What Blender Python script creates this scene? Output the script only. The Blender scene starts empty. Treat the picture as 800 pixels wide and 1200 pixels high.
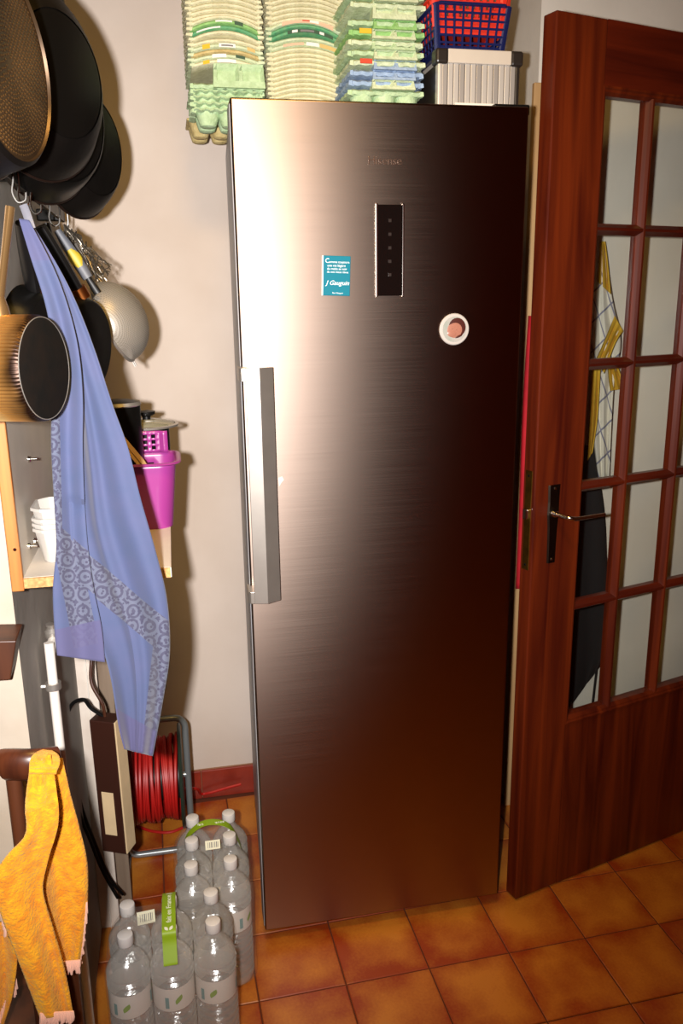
import bpy, bmesh, math, random
from mathutils import Vector, Matrix

random.seed(7)
SC = bpy.context.scene
COL = SC.collection

# ------------------------------------------------------------------ camera
FPX = 968.4                                  # focal length in pixels of the 800 x 1200 frame
CAM = Vector((-0.1371, -1.6881, 1.518))
YAW, PITCH, ROLL = 0.198, -0.2529, -0.0134
fw = Vector((math.sin(YAW) * math.cos(PITCH), math.cos(YAW) * math.cos(PITCH), math.sin(PITCH)))
r0 = Vector((math.cos(YAW), -math.sin(YAW), 0))
u0 = r0.cross(fw)
RT = math.cos(ROLL) * r0 + math.sin(ROLL) * u0
UP = -math.sin(ROLL) * r0 + math.cos(ROLL) * u0
cam_d = bpy.data.cameras.new('camera')
cam_d.sensor_fit = 'HORIZONTAL'; cam_d.sensor_width = 36.0
cam_d.lens = 36.0 * FPX / 800.0
cam_d.clip_start = 0.02
cam = bpy.data.objects.new('camera', cam_d); COL.objects.link(cam)
M = Matrix((RT, UP, -fw)).transposed().to_4x4(); M.translation = CAM
cam.matrix_world = M
SC.camera = cam

# ------------------------------------------------------------------ view, world and lights
vs = SC.view_settings
vs.view_transform = 'Standard'; vs.look = 'None'; vs.gamma = 1.0; vs.use_curve_mapping = False
vs.exposure = 0.0
SC.world = bpy.data.worlds.new('world'); SC.world.use_nodes = True
bg = SC.world.node_tree.nodes['Background']
bg.inputs[0].default_value = (0.9, 0.62, 0.38, 1); bg.inputs[1].default_value = 0.02

fl = bpy.data.lights.new('flash', 'SPOT')            # the photographer's flash, left of the lens
fl.energy = 245; fl.color = (1.0, 0.95, 0.92); fl.spot_size = math.radians(99); fl.spot_blend = 1.0
fl.shadow_soft_size = 0.016
flo = bpy.data.objects.new('flash', fl); COL.objects.link(flo)
fdir = (RT * ((255 - 400) / FPX) - UP * ((475 - 600) / FPX) + fw).normalized()
flo.location = CAM - RT * 0.075 + UP * 0.01
flo.rotation_euler = fdir.to_track_quat('-Z', 'Y').to_euler()
cl = bpy.data.lights.new('ceiling_lamp_light', 'AREA')   # the kitchen's warm ceiling lamp
cl.energy = 17; cl.color = (1.0, 0.60, 0.15); cl.shape = 'DISK'; cl.size = 0.35
clo = bpy.data.objects.new('ceiling_lamp_light', cl); COL.objects.link(clo); clo.location = (-0.05, -1.0, 2.53)

# ------------------------------------------------------------------ helpers
def ray(px, py):
    return RT * ((px - 400) / FPX) - UP * ((py - 600) / FPX) + fw
def at(px, py, Y):                       # the point of the plane y = Y that the photo shows at a pixel
    d = ray(px, py); return CAM + d * ((Y - CAM.y) / d.y)
def onx(px, py, X):
    d = ray(px, py); return CAM + d * ((X - CAM.x) / d.x)
def onz(px, py, Z):
    d = ray(px, py); return CAM + d * ((Z - CAM.z) / d.z)

def lin(c):
    return tuple(((v / 255) / 12.92 if v / 255 <= 0.04045 else ((v / 255 + 0.055) / 1.055) ** 2.4) for v in c)

def newmat(name):
    m = bpy.data.materials.new(name); m.use_nodes = True
    nt = m.node_tree; b = nt.nodes['Principled BSDF']
    return m, nt, b
def mat(name, rgb, rough=0.5, metal=0.0, var=0.0, vscale=8.0, bump=0.0, bscale=60.0, spec=None, rgb2=None, stretch=None, **kw):
    m, nt, b = newmat(name)
    c = lin(rgb)
    b.inputs['Base Color'].default_value = (*c, 1)
    b.inputs['Roughness'].default_value = rough; b.inputs['Metallic'].default_value = metal
    if spec is not None: b.inputs['Specular IOR Level'].default_value = spec
    for k, v in kw.items(): b.inputs[k.replace('_', ' ')].default_value = v
    if var or rgb2 or bump:
        tc = nt.nodes.new('ShaderNodeTexCoord'); src = tc.outputs['Object']
        if stretch:
            mp = nt.nodes.new('ShaderNodeMapping'); mp.inputs['Scale'].default_value = stretch
            nt.links.new(src, mp.inputs['Vector']); src = mp.outputs['Vector']
    if var or rgb2:
        n = nt.nodes.new('ShaderNodeTexNoise'); n.inputs['Scale'].default_value = vscale; n.inputs['Detail'].default_value = 6
        nt.links.new(src, n.inputs['Vector'])
        r = nt.nodes.new('ShaderNodeValToRGB')
        c2 = lin(rgb2) if rgb2 else tuple(v * (1 - var) for v in c)
        r.color_ramp.elements[0].position = 0.3; r.color_ramp.elements[0].color = (*c2, 1)
        r.color_ramp.elements[1].position = 0.68; r.color_ramp.elements[1].color = (*c, 1)
        nt.links.new(n.outputs['Fac'], r.inputs['Fac']); nt.links.new(r.outputs['Color'], b.inputs['Base Color'])
    if bump:
        n2 = nt.nodes.new('ShaderNodeTexNoise'); n2.inputs['Scale'].default_value = bscale; n2.inputs['Detail'].default_value = 4
        nt.links.new(src, n2.inputs['Vector'])
        bp = nt.nodes.new('ShaderNodeBump'); bp.inputs['Strength'].default_value = bump; bp.inputs['Distance'].default_value = 0.004
        nt.links.new(n2.outputs['Fac'], bp.inputs['Height']); nt.links.new(bp.outputs['Normal'], b.inputs['Normal'])
    return m

def obj(name, bm, material, parent=None, loc=None, smooth=True, mw=None, bevel=0.0, seg=2):
    bmesh.ops.recalc_face_normals(bm, faces=bm.faces[:])
    me = bpy.data.meshes.new(name); bm.to_mesh(me); bm.free()
    o = bpy.data.objects.new(name, me); COL.objects.link(o)
    for m in (material if isinstance(material, (list, tuple)) else [material]): me.materials.append(m)
    if parent is not None: o.parent = parent
    if loc is not None: o.location = loc
    if mw is not None: o.matrix_basis = mw
    if smooth:
        for p in me.polygons: p.use_smooth = True
        if hasattr(me, 'set_sharp_from_angle'): me.set_sharp_from_angle(angle=math.radians(38))
    if bevel:
        bv = o.modifiers.new('bevel', 'BEVEL'); bv.width = bevel; bv.segments = seg; bv.limit_method = 'ANGLE'
    return o
def share(src, parent, loc=None, mw=None, name=None):
    o = src.copy(); COL.objects.link(o); o.parent = parent
    if loc is not None: o.location = loc
    if mw is not None: o.matrix_basis = mw
    return o
def empty(name, loc=(0, 0, 0), mw=None):
    e = bpy.data.objects.new(name, None); e.empty_display_size = 0.05; COL.objects.link(e)
    e.location = loc
    if mw is not None: e.matrix_basis = mw
    return e
def tag(o, label, cat, group=None, kind=None):
    o['label'] = label; o['category'] = cat
    if group: o['group'] = group
    if kind: o['kind'] = kind
    return o
def struct(o, label=None):
    o['kind'] = 'structure'
    if label: o['label'] = label
    return o

def box(bm, x0, x1, y0, y1, z0, z1):
    vs_ = [bm.verts.new((x, y, z)) for x in (x0, x1) for y in (y0, y1) for z in (z0, z1)]
    for f in ((0, 1, 3, 2), (4, 6, 7, 5), (0, 4, 5, 1), (2, 3, 7, 6), (0, 2, 6, 4), (1, 5, 7, 3)):
        bm.faces.new([vs_[i] for i in f])
    return vs_
def B(x0, x1, y0, y1, z0, z1):
    bm = bmesh.new(); box(bm, x0, x1, y0, y1, z0, z1); return bm
def ring_strip(bm, rings, closed=True, cap0=False, cap1=False):
    rr = [[bm.verts.new(p) for p in r] for r in rings]
    n = len(rr[0])
    for a, b in zip(rr, rr[1:]):
        for i in range(n if closed else n - 1):
            j = (i + 1) % n
            bm.faces.new((a[i], a[j], b[j], b[i]))
    if cap0: bm.faces.new(rr[0][::-1])
    if cap1: bm.faces.new(rr[-1])
    return rr
def lathe(prof, n=32, cap0=False, cap1=False, mod=None, bm=None):
    bm = bm or bmesh.new()
    rings = []
    for r, z in prof:
        rings.append([((r + (mod(2 * math.pi * i / n, r, z) if mod else 0)) * math.cos(2 * math.pi * i / n),
                       (r + (mod(2 * math.pi * i / n, r, z) if mod else 0)) * math.sin(2 * math.pi * i / n), z) for i in range(n)])
    ring_strip(bm, rings, True, cap0, cap1)
    return bm
def smooth_path(pts, k=6):
    pts = [Vector(p) for p in pts]; out = []
    for i in range(len(pts) - 1):
        p0 = pts[max(i - 1, 0)]; p1 = pts[i]; p2 = pts[i + 1]; p3 = pts[min(i + 2, len(pts) - 1)]
        for j in range(k):
            t = j / k
            out.append(0.5 * ((2 * p1) + (p2 - p0) * t + (2 * p0 - 5 * p1 + 4 * p2 - p3) * t * t + (3 * p1 - p0 - 3 * p2 + p3) * t ** 3))
    out.append(pts[-1]); return out
def tube(pts, r, n=8, bm=None, closed=False, flat=None, flatdir=None):
    """sweep a circle (or an ellipse r x flat) along points; r may be a function of t"""
    bm = bm or bmesh.new(); pts = [Vector(p) for p in pts]; rings = []; ref = None
    N = len(pts)
    for i, p in enumerate(pts):
        t = (pts[(i + 1) % N] - pts[i - 1]) if closed else (pts[min(i + 1, N - 1)] - pts[max(i - 1, 0)])
        t.normalize()
        if ref is None:
            ref = Vector(flatdir) if flatdir else (Vector((0, 0, 1)) if abs(t.z) < 0.9 else Vector((1, 0, 0)))
        a = ref - t * ref.dot(t)
        if a.length < 1e-6: a = t.orthogonal()
        a.normalize(); b = t.cross(a); ref = a
        rr = r(i / (N - 1)) if callable(r) else r
        rf = (flat(i / (N - 1)) if callable(flat) else flat) if flat else rr
        rings.append([p + a * (rr * math.cos(2 * math.pi * k / n)) + b * (rf * math.sin(2 * math.pi * k / n)) for k in range(n)])
    if closed: rings.append(rings[0]); ring_strip(bm, rings)
    else: ring_strip(bm, rings, True, True, True)
    return bm
def frame_z(loc, z, up=(0, 0, 1)):
    """matrix whose local Z is z, local X as near to `up` as possible"""
    z = Vector(z).normalized(); x = Vector(up) - z * Vector(up).dot(z); x.normalize(); y = z.cross(x)
    m = Matrix((x, y, z)).transposed().to_4x4(); m.translation = Vector(loc); return m
def text(name, s, size, material, parent, mw, align='LEFT', extrude=0.0002, shear=0.0):
    c = bpy.data.curves.new(name, 'FONT'); c.body = s; c.size = size; c.align_x = align; c.extrude = extrude; c.shear = shear
    c.resolution_u = 3
    t = bpy.data.objects.new(name + '_curve', c); COL.objects.link(t)
    dg = bpy.context.evaluated_depsgraph_get(); dg.update()
    me = bpy.data.meshes.new_from_object(t.evaluated_get(dg)); me.name = name
    bpy.data.objects.remove(t); bpy.data.curves.remove(c)
    o = bpy.data.objects.new(name, me); COL.objects.link(o); me.materials.clear(); me.materials.append(material)
    o.parent = parent; o.matrix_basis = mw; return o
FACE_CAM = Matrix(((1, 0, 0, 0), (0, 0, -1, 0), (0, 1, 0, 0), (0, 0, 0, 1)))     # text reads from -Y
def facing(x, y, z): m = FACE_CAM.copy(); m.translation = (x, y, z); return m
def interp(poly, t):
    s = t * (len(poly) - 1); i = min(int(s), len(poly) - 2); f = s - i
    return Vector(poly[i]).lerp(Vector(poly[i + 1]), f)
def sheet(left, right, depth, nu=24, nv=60, bm=None, uv=True):
    """cloth between two outlines; its cloth coordinates are kept as a UV map"""
    bm = bm or bmesh.new(); ul = bm.loops.layers.uv.verify()
    L = smooth_path([(p[0], p[1], 0) for p in left], 8); Rr = smooth_path([(p[0], p[1], 0) for p in right], 8)
    g = []
    for j in range(nv + 1):
        v = j / nv; a = interp(L, v); b = interp(Rr, v); row = []
        for i in range(nu + 1):
            u = i / nu; p = a.lerp(b, u)
            row.append((bm.verts.new(at(p.x, p.y, depth(u, v))), (p.x / 800, p.y / 1200)))
        g.append(row)
    for j in range(nv):
        for i in range(nu):
            q = (g[j][i], g[j][i + 1], g[j + 1][i + 1], g[j + 1][i])
            f = bm.faces.new([k[0] for k in q])
            for lp, k in zip(f.loops, q): lp[ul].uv = k[1]
    return bm

# ------------------------------------------------------------------ materials
M_plaster = mat('aged_cream_plaster', (212, 200, 190), 0.85, rgb2=(192, 177, 164), vscale=2.2, bump=0.25, bscale=22)
M_plaster_white = mat('white_wall_paint', (230, 224, 214), 0.8, rgb2=(214, 206, 194), vscale=3.0, bump=0.2, bscale=30)
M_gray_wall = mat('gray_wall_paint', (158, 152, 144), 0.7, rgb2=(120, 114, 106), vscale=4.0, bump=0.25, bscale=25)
M_ceiling = mat('ceiling_paint', (150, 130, 105), 0.9)
M_rearwall = mat('brown_rear_wall', (96, 44, 30), 0.7)  # unseen walls and ceiling coloured dark to darken the steel's reflections
M_plaster_near = mat('dimmed_cream_plaster', (176, 165, 150), 0.85, rgb2=(158, 144, 126), vscale=6, bump=.25, bscale=25)  # cream plaster toned down in colour to offset the flash on the near face
M_wood_rear2 = mat('dark_brown_cupboard', (26, 14, 10), 0.5)
M_grout = mat('dark_grout', (92, 42, 20), 0.9)
M_wood_rear = mat('red_brown_cupboard', (205, 58, 32), 0.5, rgb2=(130, 26, 14), vscale=3, stretch=(6, 6, 0.6))
M_basetile = mat('red_baseboard_tile', (150, 52, 34), 0.4, rgb2=(120, 36, 24), vscale=14)
M_joint = mat('baseboard_joint', (150, 110, 84), 0.9)

def tile_material():
    m, nt, b = newmat('terracotta_floor_tile')
    tc = nt.nodes.new('ShaderNodeTexCoord'); oi = nt.nodes.new('ShaderNodeObjectInfo')
    add = nt.nodes.new('ShaderNodeVectorMath'); add.operation = 'MULTIPLY_ADD'
    cmb = nt.nodes.new('ShaderNodeCombineXYZ')
    for k in range(3): nt.links.new(oi.outputs['Random'], cmb.inputs[k])
    nt.links.new(cmb.outputs[0], add.inputs[0]); add.inputs[1].default_value = (37, 53, 11); nt.links.new(tc.outputs['Object'], add.inputs[2])
    n = nt.nodes.new('ShaderNodeTexNoise'); n.inputs['Scale'].default_value = 7; n.inputs['Detail'].default_value = 3
    nt.links.new(add.outputs[0], n.inputs['Vector'])
    n2 = nt.nodes.new('ShaderNodeTexNoise'); n2.inputs['Scale'].default_value = 160; n2.inputs['Detail'].default_value = 3
    nt.links.new(tc.outputs['Object'], n2.inputs['Vector'])
    mx = nt.nodes.new('ShaderNodeMath'); mx.operation = 'MULTIPLY_ADD'; mx.inputs[1].default_value = 0.25
    nt.links.new(n2.outputs['Fac'], mx.inputs[0]); nt.links.new(n.outputs['Fac'], mx.inputs[2])
    # shaded glaze: the rim of every tile is a darker red than its centre
    sx = nt.nodes.new('ShaderNodeSeparateXYZ'); nt.links.new(tc.outputs['Object'], sx.inputs[0])
    ax = nt.nodes.new('ShaderNodeMath'); ax.operation = 'ABSOLUTE'; nt.links.new(sx.outputs['X'], ax.inputs[0])
    ay = nt.nodes.new('ShaderNodeMath'); ay.operation = 'ABSOLUTE'; nt.links.new(sx.outputs['Y'], ay.inputs[0])
    mm = nt.nodes.new('ShaderNodeMath'); mm.operation = 'MAXIMUM'; nt.links.new(ax.outputs[0], mm.inputs[0]); nt.links.new(ay.outputs[0], mm.inputs[1])
    ed = nt.nodes.new('ShaderNodeMapRange'); ed.inputs['From Min'].default_value = 0.05; ed.inputs['From Max'].default_value = 0.1
    ed.inputs['To Min'].default_value = 0.08; ed.inputs['To Max'].default_value = -0.13
    nt.links.new(mm.outputs[0], ed.inputs['Value'])
    sm = nt.nodes.new('ShaderNodeMath'); sm.operation = 'ADD'; nt.links.new(mx.outputs[0], sm.inputs[0]); nt.links.new(ed.outputs[0], sm.inputs[1])
    r = nt.nodes.new('ShaderNodeValToRGB')
    r.color_ramp.elements[0].position = 0.42; r.color_ramp.elements[0].color = (*lin((150, 58, 18)), 1)
    r.color_ramp.elements[1].position = 0.8; r.color_ramp.elements[1].color = (*lin((196, 122, 40)), 1)
    nt.links.new(sm.outputs[0], r.inputs['Fac']); nt.links.new(r.outputs['Color'], b.inputs['Base Color'])
    b.inputs['Roughness'].default_value = 0.38
    bp = nt.nodes.new('ShaderNodeBump'); bp.inputs['Strength'].default_value = 0.15; bp.inputs['Distance'].default_value = 0.002
    nt.links.new(n.outputs['Fac'], bp.inputs['Height']); nt.links.new(bp.outputs['Normal'], b.inputs['Normal'])
    return m
M_tile = tile_material()

def wood_material(name, a, b_, rough=0.32, sc=3.0, stretch=(9, 9, 0.5)):
    m, nt, b = newmat(name)
    tc = nt.nodes.new('ShaderNodeTexCoord'); mp = nt.nodes.new('ShaderNodeMapping'); mp.inputs['Scale'].default_value = stretch
    nt.links.new(tc.outputs['Object'], mp.inputs['Vector'])
    n = nt.nodes.new('ShaderNodeTexNoise'); n.inputs['Scale'].default_value = sc; n.inputs['Detail'].default_value = 9; n.inputs['Distortion'].default_value = 0.8
    nt.links.new(mp.outputs[0], n.inputs['Vector'])
    r = nt.nodes.new('ShaderNodeValToRGB')
    r.color_ramp.elements[0].position = 0.32; r.color_ramp.elements[0].color = (*lin(b_), 1)
    r.color_ramp.elements[1].position = 0.7; r.color_ramp.elements[1].color = (*lin(a), 1)
    nt.links.new(n.outputs['Fac'], r.inputs['Fac']); nt.links.new(r.outputs['Color'], b.inputs['Base Color'])
    b.inputs['Roughness'].default_value = rough
    return m
M_mahog = wood_material('varnished_mahogany', (110, 41, 13), (64, 16, 7), 0.33)
M_mahog_h = wood_material('varnished_mahogany_cross_grain', (96, 30, 11), (60, 15, 7), 0.33, stretch=(0.6, 9, 9))
M_pine = wood_material('orange_pine_edge', (190, 126, 60), (150, 90, 36), 0.5)
M_darkwood = wood_material('dark_brown_chair_wood', (86, 44, 24), (46, 20, 12), 0.3)
M_brownwood = wood_material('brown_wood', (84, 44, 22), (50, 24, 12), 0.45)
M_palewood = wood_material('pale_raw_wood', (206, 170, 120), (180, 140, 92), 0.7)

def steel_material():
    m, nt, b = newmat('brushed_stainless_steel')
    tc = nt.nodes.new('ShaderNodeTexCoord'); mp = nt.nodes.new('ShaderNodeMapping'); mp.inputs['Scale'].default_value = (1.5, 1, 420)
    nt.links.new(tc.outputs['Object'], mp.inputs['Vector'])
    n = nt.nodes.new('ShaderNodeTexNoise'); n.inputs['Scale'].default_value = 3; n.inputs['Detail'].default_value = 2
    nt.links.new(mp.outputs[0], n.inputs['Vector'])
    mr = nt.nodes.new('ShaderNodeMapRange'); mr.inputs['To Min'].default_value = 0.43; mr.inputs['To Max'].default_value = 0.475
    nt.links.new(n.outputs['Fac'], mr.inputs['Value'])
    nt.nodes.remove(b)
    g = nt.nodes.new('ShaderNodeBsdfAnisotropic'); g.distribution = 'BECKMANN'
    g.inputs['Color'].default_value = (*lin((164, 146, 134)), 1); g.inputs['Anisotropy'].default_value = 0.3
    nt.links.new(mr.outputs[0], g.inputs['Roughness'])
    tg = nt.nodes.new('ShaderNodeTangent'); tg.direction_type = 'RADIAL'; tg.axis = 'Z'
    nt.links.new(tg.outputs[0], g.inputs['Tangent'])
    nt.links.new(g.outputs[0], nt.nodes['Material Output'].inputs[0])
    return m
M_steel = steel_material()
M_chrome = mat('chrome', (214, 210, 204), 0.14, 1.0)
M_satin = mat('satin_aluminium', (200, 194, 186), 0.38, .85, var=0.12, vscale=20)
M_bodygray = mat('gray_painted_cabinet', (150, 152, 156), 0.4)
M_rubber = mat('dark_rubber', (24, 22, 22), 0.7)
M_blackglass = mat('black_display_glass', (14, 10, 9), 0.1)
M_emboss = mat('dim_brand_lettering', (92, 70, 58), 0.4, 0.8)
M_dimdot = mat('unlit_indicator', (38, 28, 24), 0.3)
M_black = mat('black_plastic', (11, 10, 10), 0.4, spec=.25)
M_blackmatte = mat('blackened_pan', (13, 10, 8), 0.5, var=0.5, vscale=14, bump=0.15, bscale=40, spec=.15)
M_blackenamel = mat('black_enamel', (9, 8, 7), 0.36, spec=.18)
M_panrim = mat('worn_pan_rim', (40, 26, 20), 0.4, 0.5)
M_white = mat('white_plastic', (226, 222, 212), 0.4)
M_whitelam = mat('white_laminate', (204, 194, 180), 0.5, var=0.12, vscale=10)
M_chip = mat('raw_chipboard', (196, 152, 98), 0.9, rgb2=(150, 106, 62), vscale=160)
M_copper = mat('copper_ferrule', (226, 138, 72), 0.28, 1.0)

# ================================================================== THE SETTING
XL, YC, YB = -0.395, -0.43, 0.66
def build_room():
    # floor: grout bed with separate terracotta tiles
    fl_ = struct(obj('floor', B(-1.7, 2.0, -3.3, 0.8, -0.08, -0.0025), M_grout, smooth=False), 'terracotta tiled kitchen floor with dark joints')
    s = 0.1996; g0 = Vector((0.1659, -0.1594, 0)); ph = 0.0242
    bm = bmesh.new(); h = s / 2 - 0.0016
    t = [[(-h, -h, -.008), (h, -h, -.008), (h, h, -.008), (-h, h, -.008)], [(-h, -h, -.0012), (h, -h, -.0012), (h, h, -.0012), (-h, h, -.0012)]]
    k = h - 0.0014; t.append([(-k, -k, 0), (k, -k, 0), (k, k, 0), (-k, k, 0)])
    ring_strip(bm, t, True, False, True)
    first = None
    ex = Vector((math.cos(ph), math.sin(ph), 0)); ey = Vector((-math.sin(ph), math.cos(ph), 0))
    for j in range(-5, 4):
        for i in range(-4, 7):
            c = g0 + ex * (s * (i + .5)) + ey * (s * (j + .5))
            if c.y > 0.76 or c.x < -0.75 or c.x > 1.45: continue
            m_ = Matrix.Translation(c) @ Matrix.Rotation(ph + math.pi / 2 * random.randrange(4), 4, 'Z') @ Matrix.Rotation(random.uniform(-.0015, .0015), 4, 'X')
            if first is None: first = obj('floor_tile', bm, M_tile, fl_, mw=m_, smooth=False)
            else: share(first, fl_, mw=m_)
    struct(obj('wall_back', B(XL - .3, 1.0, YB, YB + .12, -.02, 2.62), M_plaster, smooth=False), 'aged cream plaster wall behind the refrigerator')
    # left wall: gray painted side, cream end face towards the camera
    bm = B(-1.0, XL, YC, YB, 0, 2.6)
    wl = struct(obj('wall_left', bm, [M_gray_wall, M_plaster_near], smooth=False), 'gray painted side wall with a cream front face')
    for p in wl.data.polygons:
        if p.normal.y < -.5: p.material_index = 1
    # white pier behind the door
    px0 = at(632, 60, 0.42).x
    struct(obj('wall_right', B(px0, 1.7, 0.42, YB, 0, 2.6), M_plaster_white, smooth=False), 'white painted wall seen through the door panes')
    struct(obj('trim_1', B(px0 - 0.016, px0 + .004, 0.405, 0.42, 0.0, at(628, 97, .41).z), M_palewood, smooth=False, bevel=.002), 'pale wooden corner strip behind the door edge')
    # the rest of the kitchen, behind the camera
    struct(obj('wall_rear', B(-1.7, 1.9, -3.3, -3.2, 0, 2.6), M_rearwall, smooth=False), 'wall behind the camera, coloured dark brown for reflections')
    struct(obj('wall_far_left', B(-1.7, -1.6, -3.2, YC, 0, 2.6), M_rearwall, smooth=False), 'far left wall, coloured dark brown for reflections')
    struct(obj('wall_left_return', B(-1.6, -1.0, YC, YC + .1, 0, 2.6), M_rearwall, smooth=False), 'left return wall, coloured dark brown for reflections')
    struct(obj('wall_far_right', B(1.7, 1.8, -3.2, YB, 0, 2.6), M_rearwall, smooth=False), 'far right wall, coloured dark brown for reflections')
    struct(obj('ceiling', B(-1.7, 1.9, -3.3, 0.8, 2.6, 2.7), M_ceiling, smooth=False), 'kitchen ceiling, coloured darker for reflections')
    # baseboard tiles
    bb = struct(obj('baseboard_back', B(XL, 0.6, YB - .004, YB, 0, 0.098), M_joint, smooth=False), 'row of red ceramic baseboard tiles')
    f = None; w = 0.1985
    for i in range(5):
        x0 = XL + .07 + (i - 1) * .2
        a, b2 = max(x0, XL + .001), min(x0 + w, .6)
        m_ = obj('baseboard_tile', B(a, b2, YB - .011, YB - .003, .0, .096), M_basetile, bb, smooth=False, bevel=.002)
build_room()

# unseen rear cupboards, added to give the steel dark red reflections
def build_rear():
    for k, x in enumerate((-1.2, -.45, .3, 1.05)):
        e = tag(empty('reflection_cupboard', (x, -3.0, 0)), '%s tall cupboard from the left, added behind the camera for reflections' % ('first', 'second', 'third', 'fourth')[k], 'cupboard', 'cupboards added for reflections')
        wm = (M_wood_rear, M_wood_rear, M_wood_rear2, M_wood_rear)[k]
        obj('cupboard_body', B(-.36, .36, -.18, .3, 0.0, 2.4), wm, e, smooth=False, bevel=.004)
        for s in (-1, 1):
            d = obj('cupboard_door', B(.01 if s > 0 else -.34, .34 if s > 0 else -.01, .3, .322, .06, 2.36), wm, e, smooth=False, bevel=.004)
            obj('knob', lathe([(0, 0), (.008, 0), (.012, .012), (.008, .022), (0, .024)], 12), M_chrome, d, mw=frame_z((.04 * s, .322, 1.05), (0, 1, 0)))
build_rear()

# ================================================================== REFRIGERATOR
def build_fridge():
    W, Z0, Z1 = 0.595, 0.027, 1.884
    e = tag(empty('refrigerator', (0, 0, 0)), 'tall brushed stainless steel refrigerator with a vertical bar handle', 'refrigerator')
    # cabinet narrows a little behind the door
    bm = bmesh.new()
    a = [(0.004, .075), (W - .004, .075), (W - .03, .63), (.034, .63)]
    ring_strip(bm, [[(x, y, .03) for x, y in a], [(x, y, Z1 - .004) for x, y in a]], True, True, True)
    obj('cabinet_body', bm, M_bodygray, e, smooth=False, bevel=.004)
    d = obj('door', B(0, W, 0, .062, Z0 + .012, Z1), M_steel, e, bevel=.004, seg=3)
    obj('door_side_strip', B(-.0015, .0006, .008, .06, Z0 + .02, Z1 - .01), M_bodygray, d, smooth=False, bevel=.0005)
    obj('gasket', B(.012, W - .012, .061, .078, .05, Z1 - .02), M_rubber, e, smooth=False)
    obj('kick_plate', B(.02, W - .02, .05, .075, .004, .045), M_black, e, smooth=False)
    obj('hinge_cover', B(W - .07, W + .006, .01, .11, Z1 - .014, Z1 + .006), M_black, e, smooth=False, bevel=.003)
    for x in (.05, W - .05):
        for y in (.1, .56):
            obj('foot', lathe([(0, 0), (.018, 0), (.02, .006), (.02, .03), (0, .03)], 16), M_black, e, loc=(x, y, 0))
    # handle: two-facet bar on two brackets wrapping the door's edge
    z0, z1 = 0.897, 1.388
    bm = bmesh.new()
    prof = [(.0035, -.046), (.031, -.052), (.060, -.036), (.059, -.032), (.0305, -.0475), (.0035, -.0415)]
    ring_strip(bm, [[(x, y, z0) for x, y in prof], [(x, y, z1) for x, y in prof]], True, True, True)
    hd = obj('handle', bm, M_satin, e, smooth=False, bevel=.0008)
    for zz in (z0, z1 - .026):
        bm = bmesh.new()
        prof = [(-.008, .012), (-.008, -.040), (-.004, -.0445), (.0035, -.0455), (.031, -.0515), (.058, -.0365), (.056, -.034), (.03, -.045), (.012, -.04), (.008, -.0005), (.0, -.0005), (.0, .012)]
        ring_strip(bm, [[(x, y, zz) for x, y in prof], [(x, y, zz + .026) for x, y in prof]], True, True, True)
        obj('bracket', bm, M_satin, hd, smooth=False, bevel=.001)
    # display
    dp = obj('display_panel', B(.281, .333, -.004, .001, 1.522, 1.697), M_blackglass, e, smooth=False, bevel=.001)
    for x in (.2785, .3325):
        obj('chrome_rail', B(x, x + .0035, -.0065, .001, 1.520, 1.699), M_chrome, dp, smooth=False, bevel=.001)
    for k in range(5):
        obj('indicator', B(.304, .31, -.0045, -.0038, 1.56 + k * .026, 1.566 + k * .026), M_dimdot, dp, smooth=False)
    text('brand_lettering', 'Hisense', .022, M_emboss, e, facing(.263, -.0006, 1.7715), extrude=.0004)
    # white paint chip beside the handle
    bm = bmesh.new()
    c = at(329, 563, 0)
    pts = [(-.005, .006), (.003, .008), (.006, .001), (.001, -.004), (-.004, -.012)]
    ring_strip(bm, [[(c.x + x, -.0002, c.z + z) for x, z in pts], [(c.x + x, -.0009, c.z + z) for x, z in pts]], True, True, True)
    obj('paint_chip', bm, M_white, e, smooth=False)
build_fridge()

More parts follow.
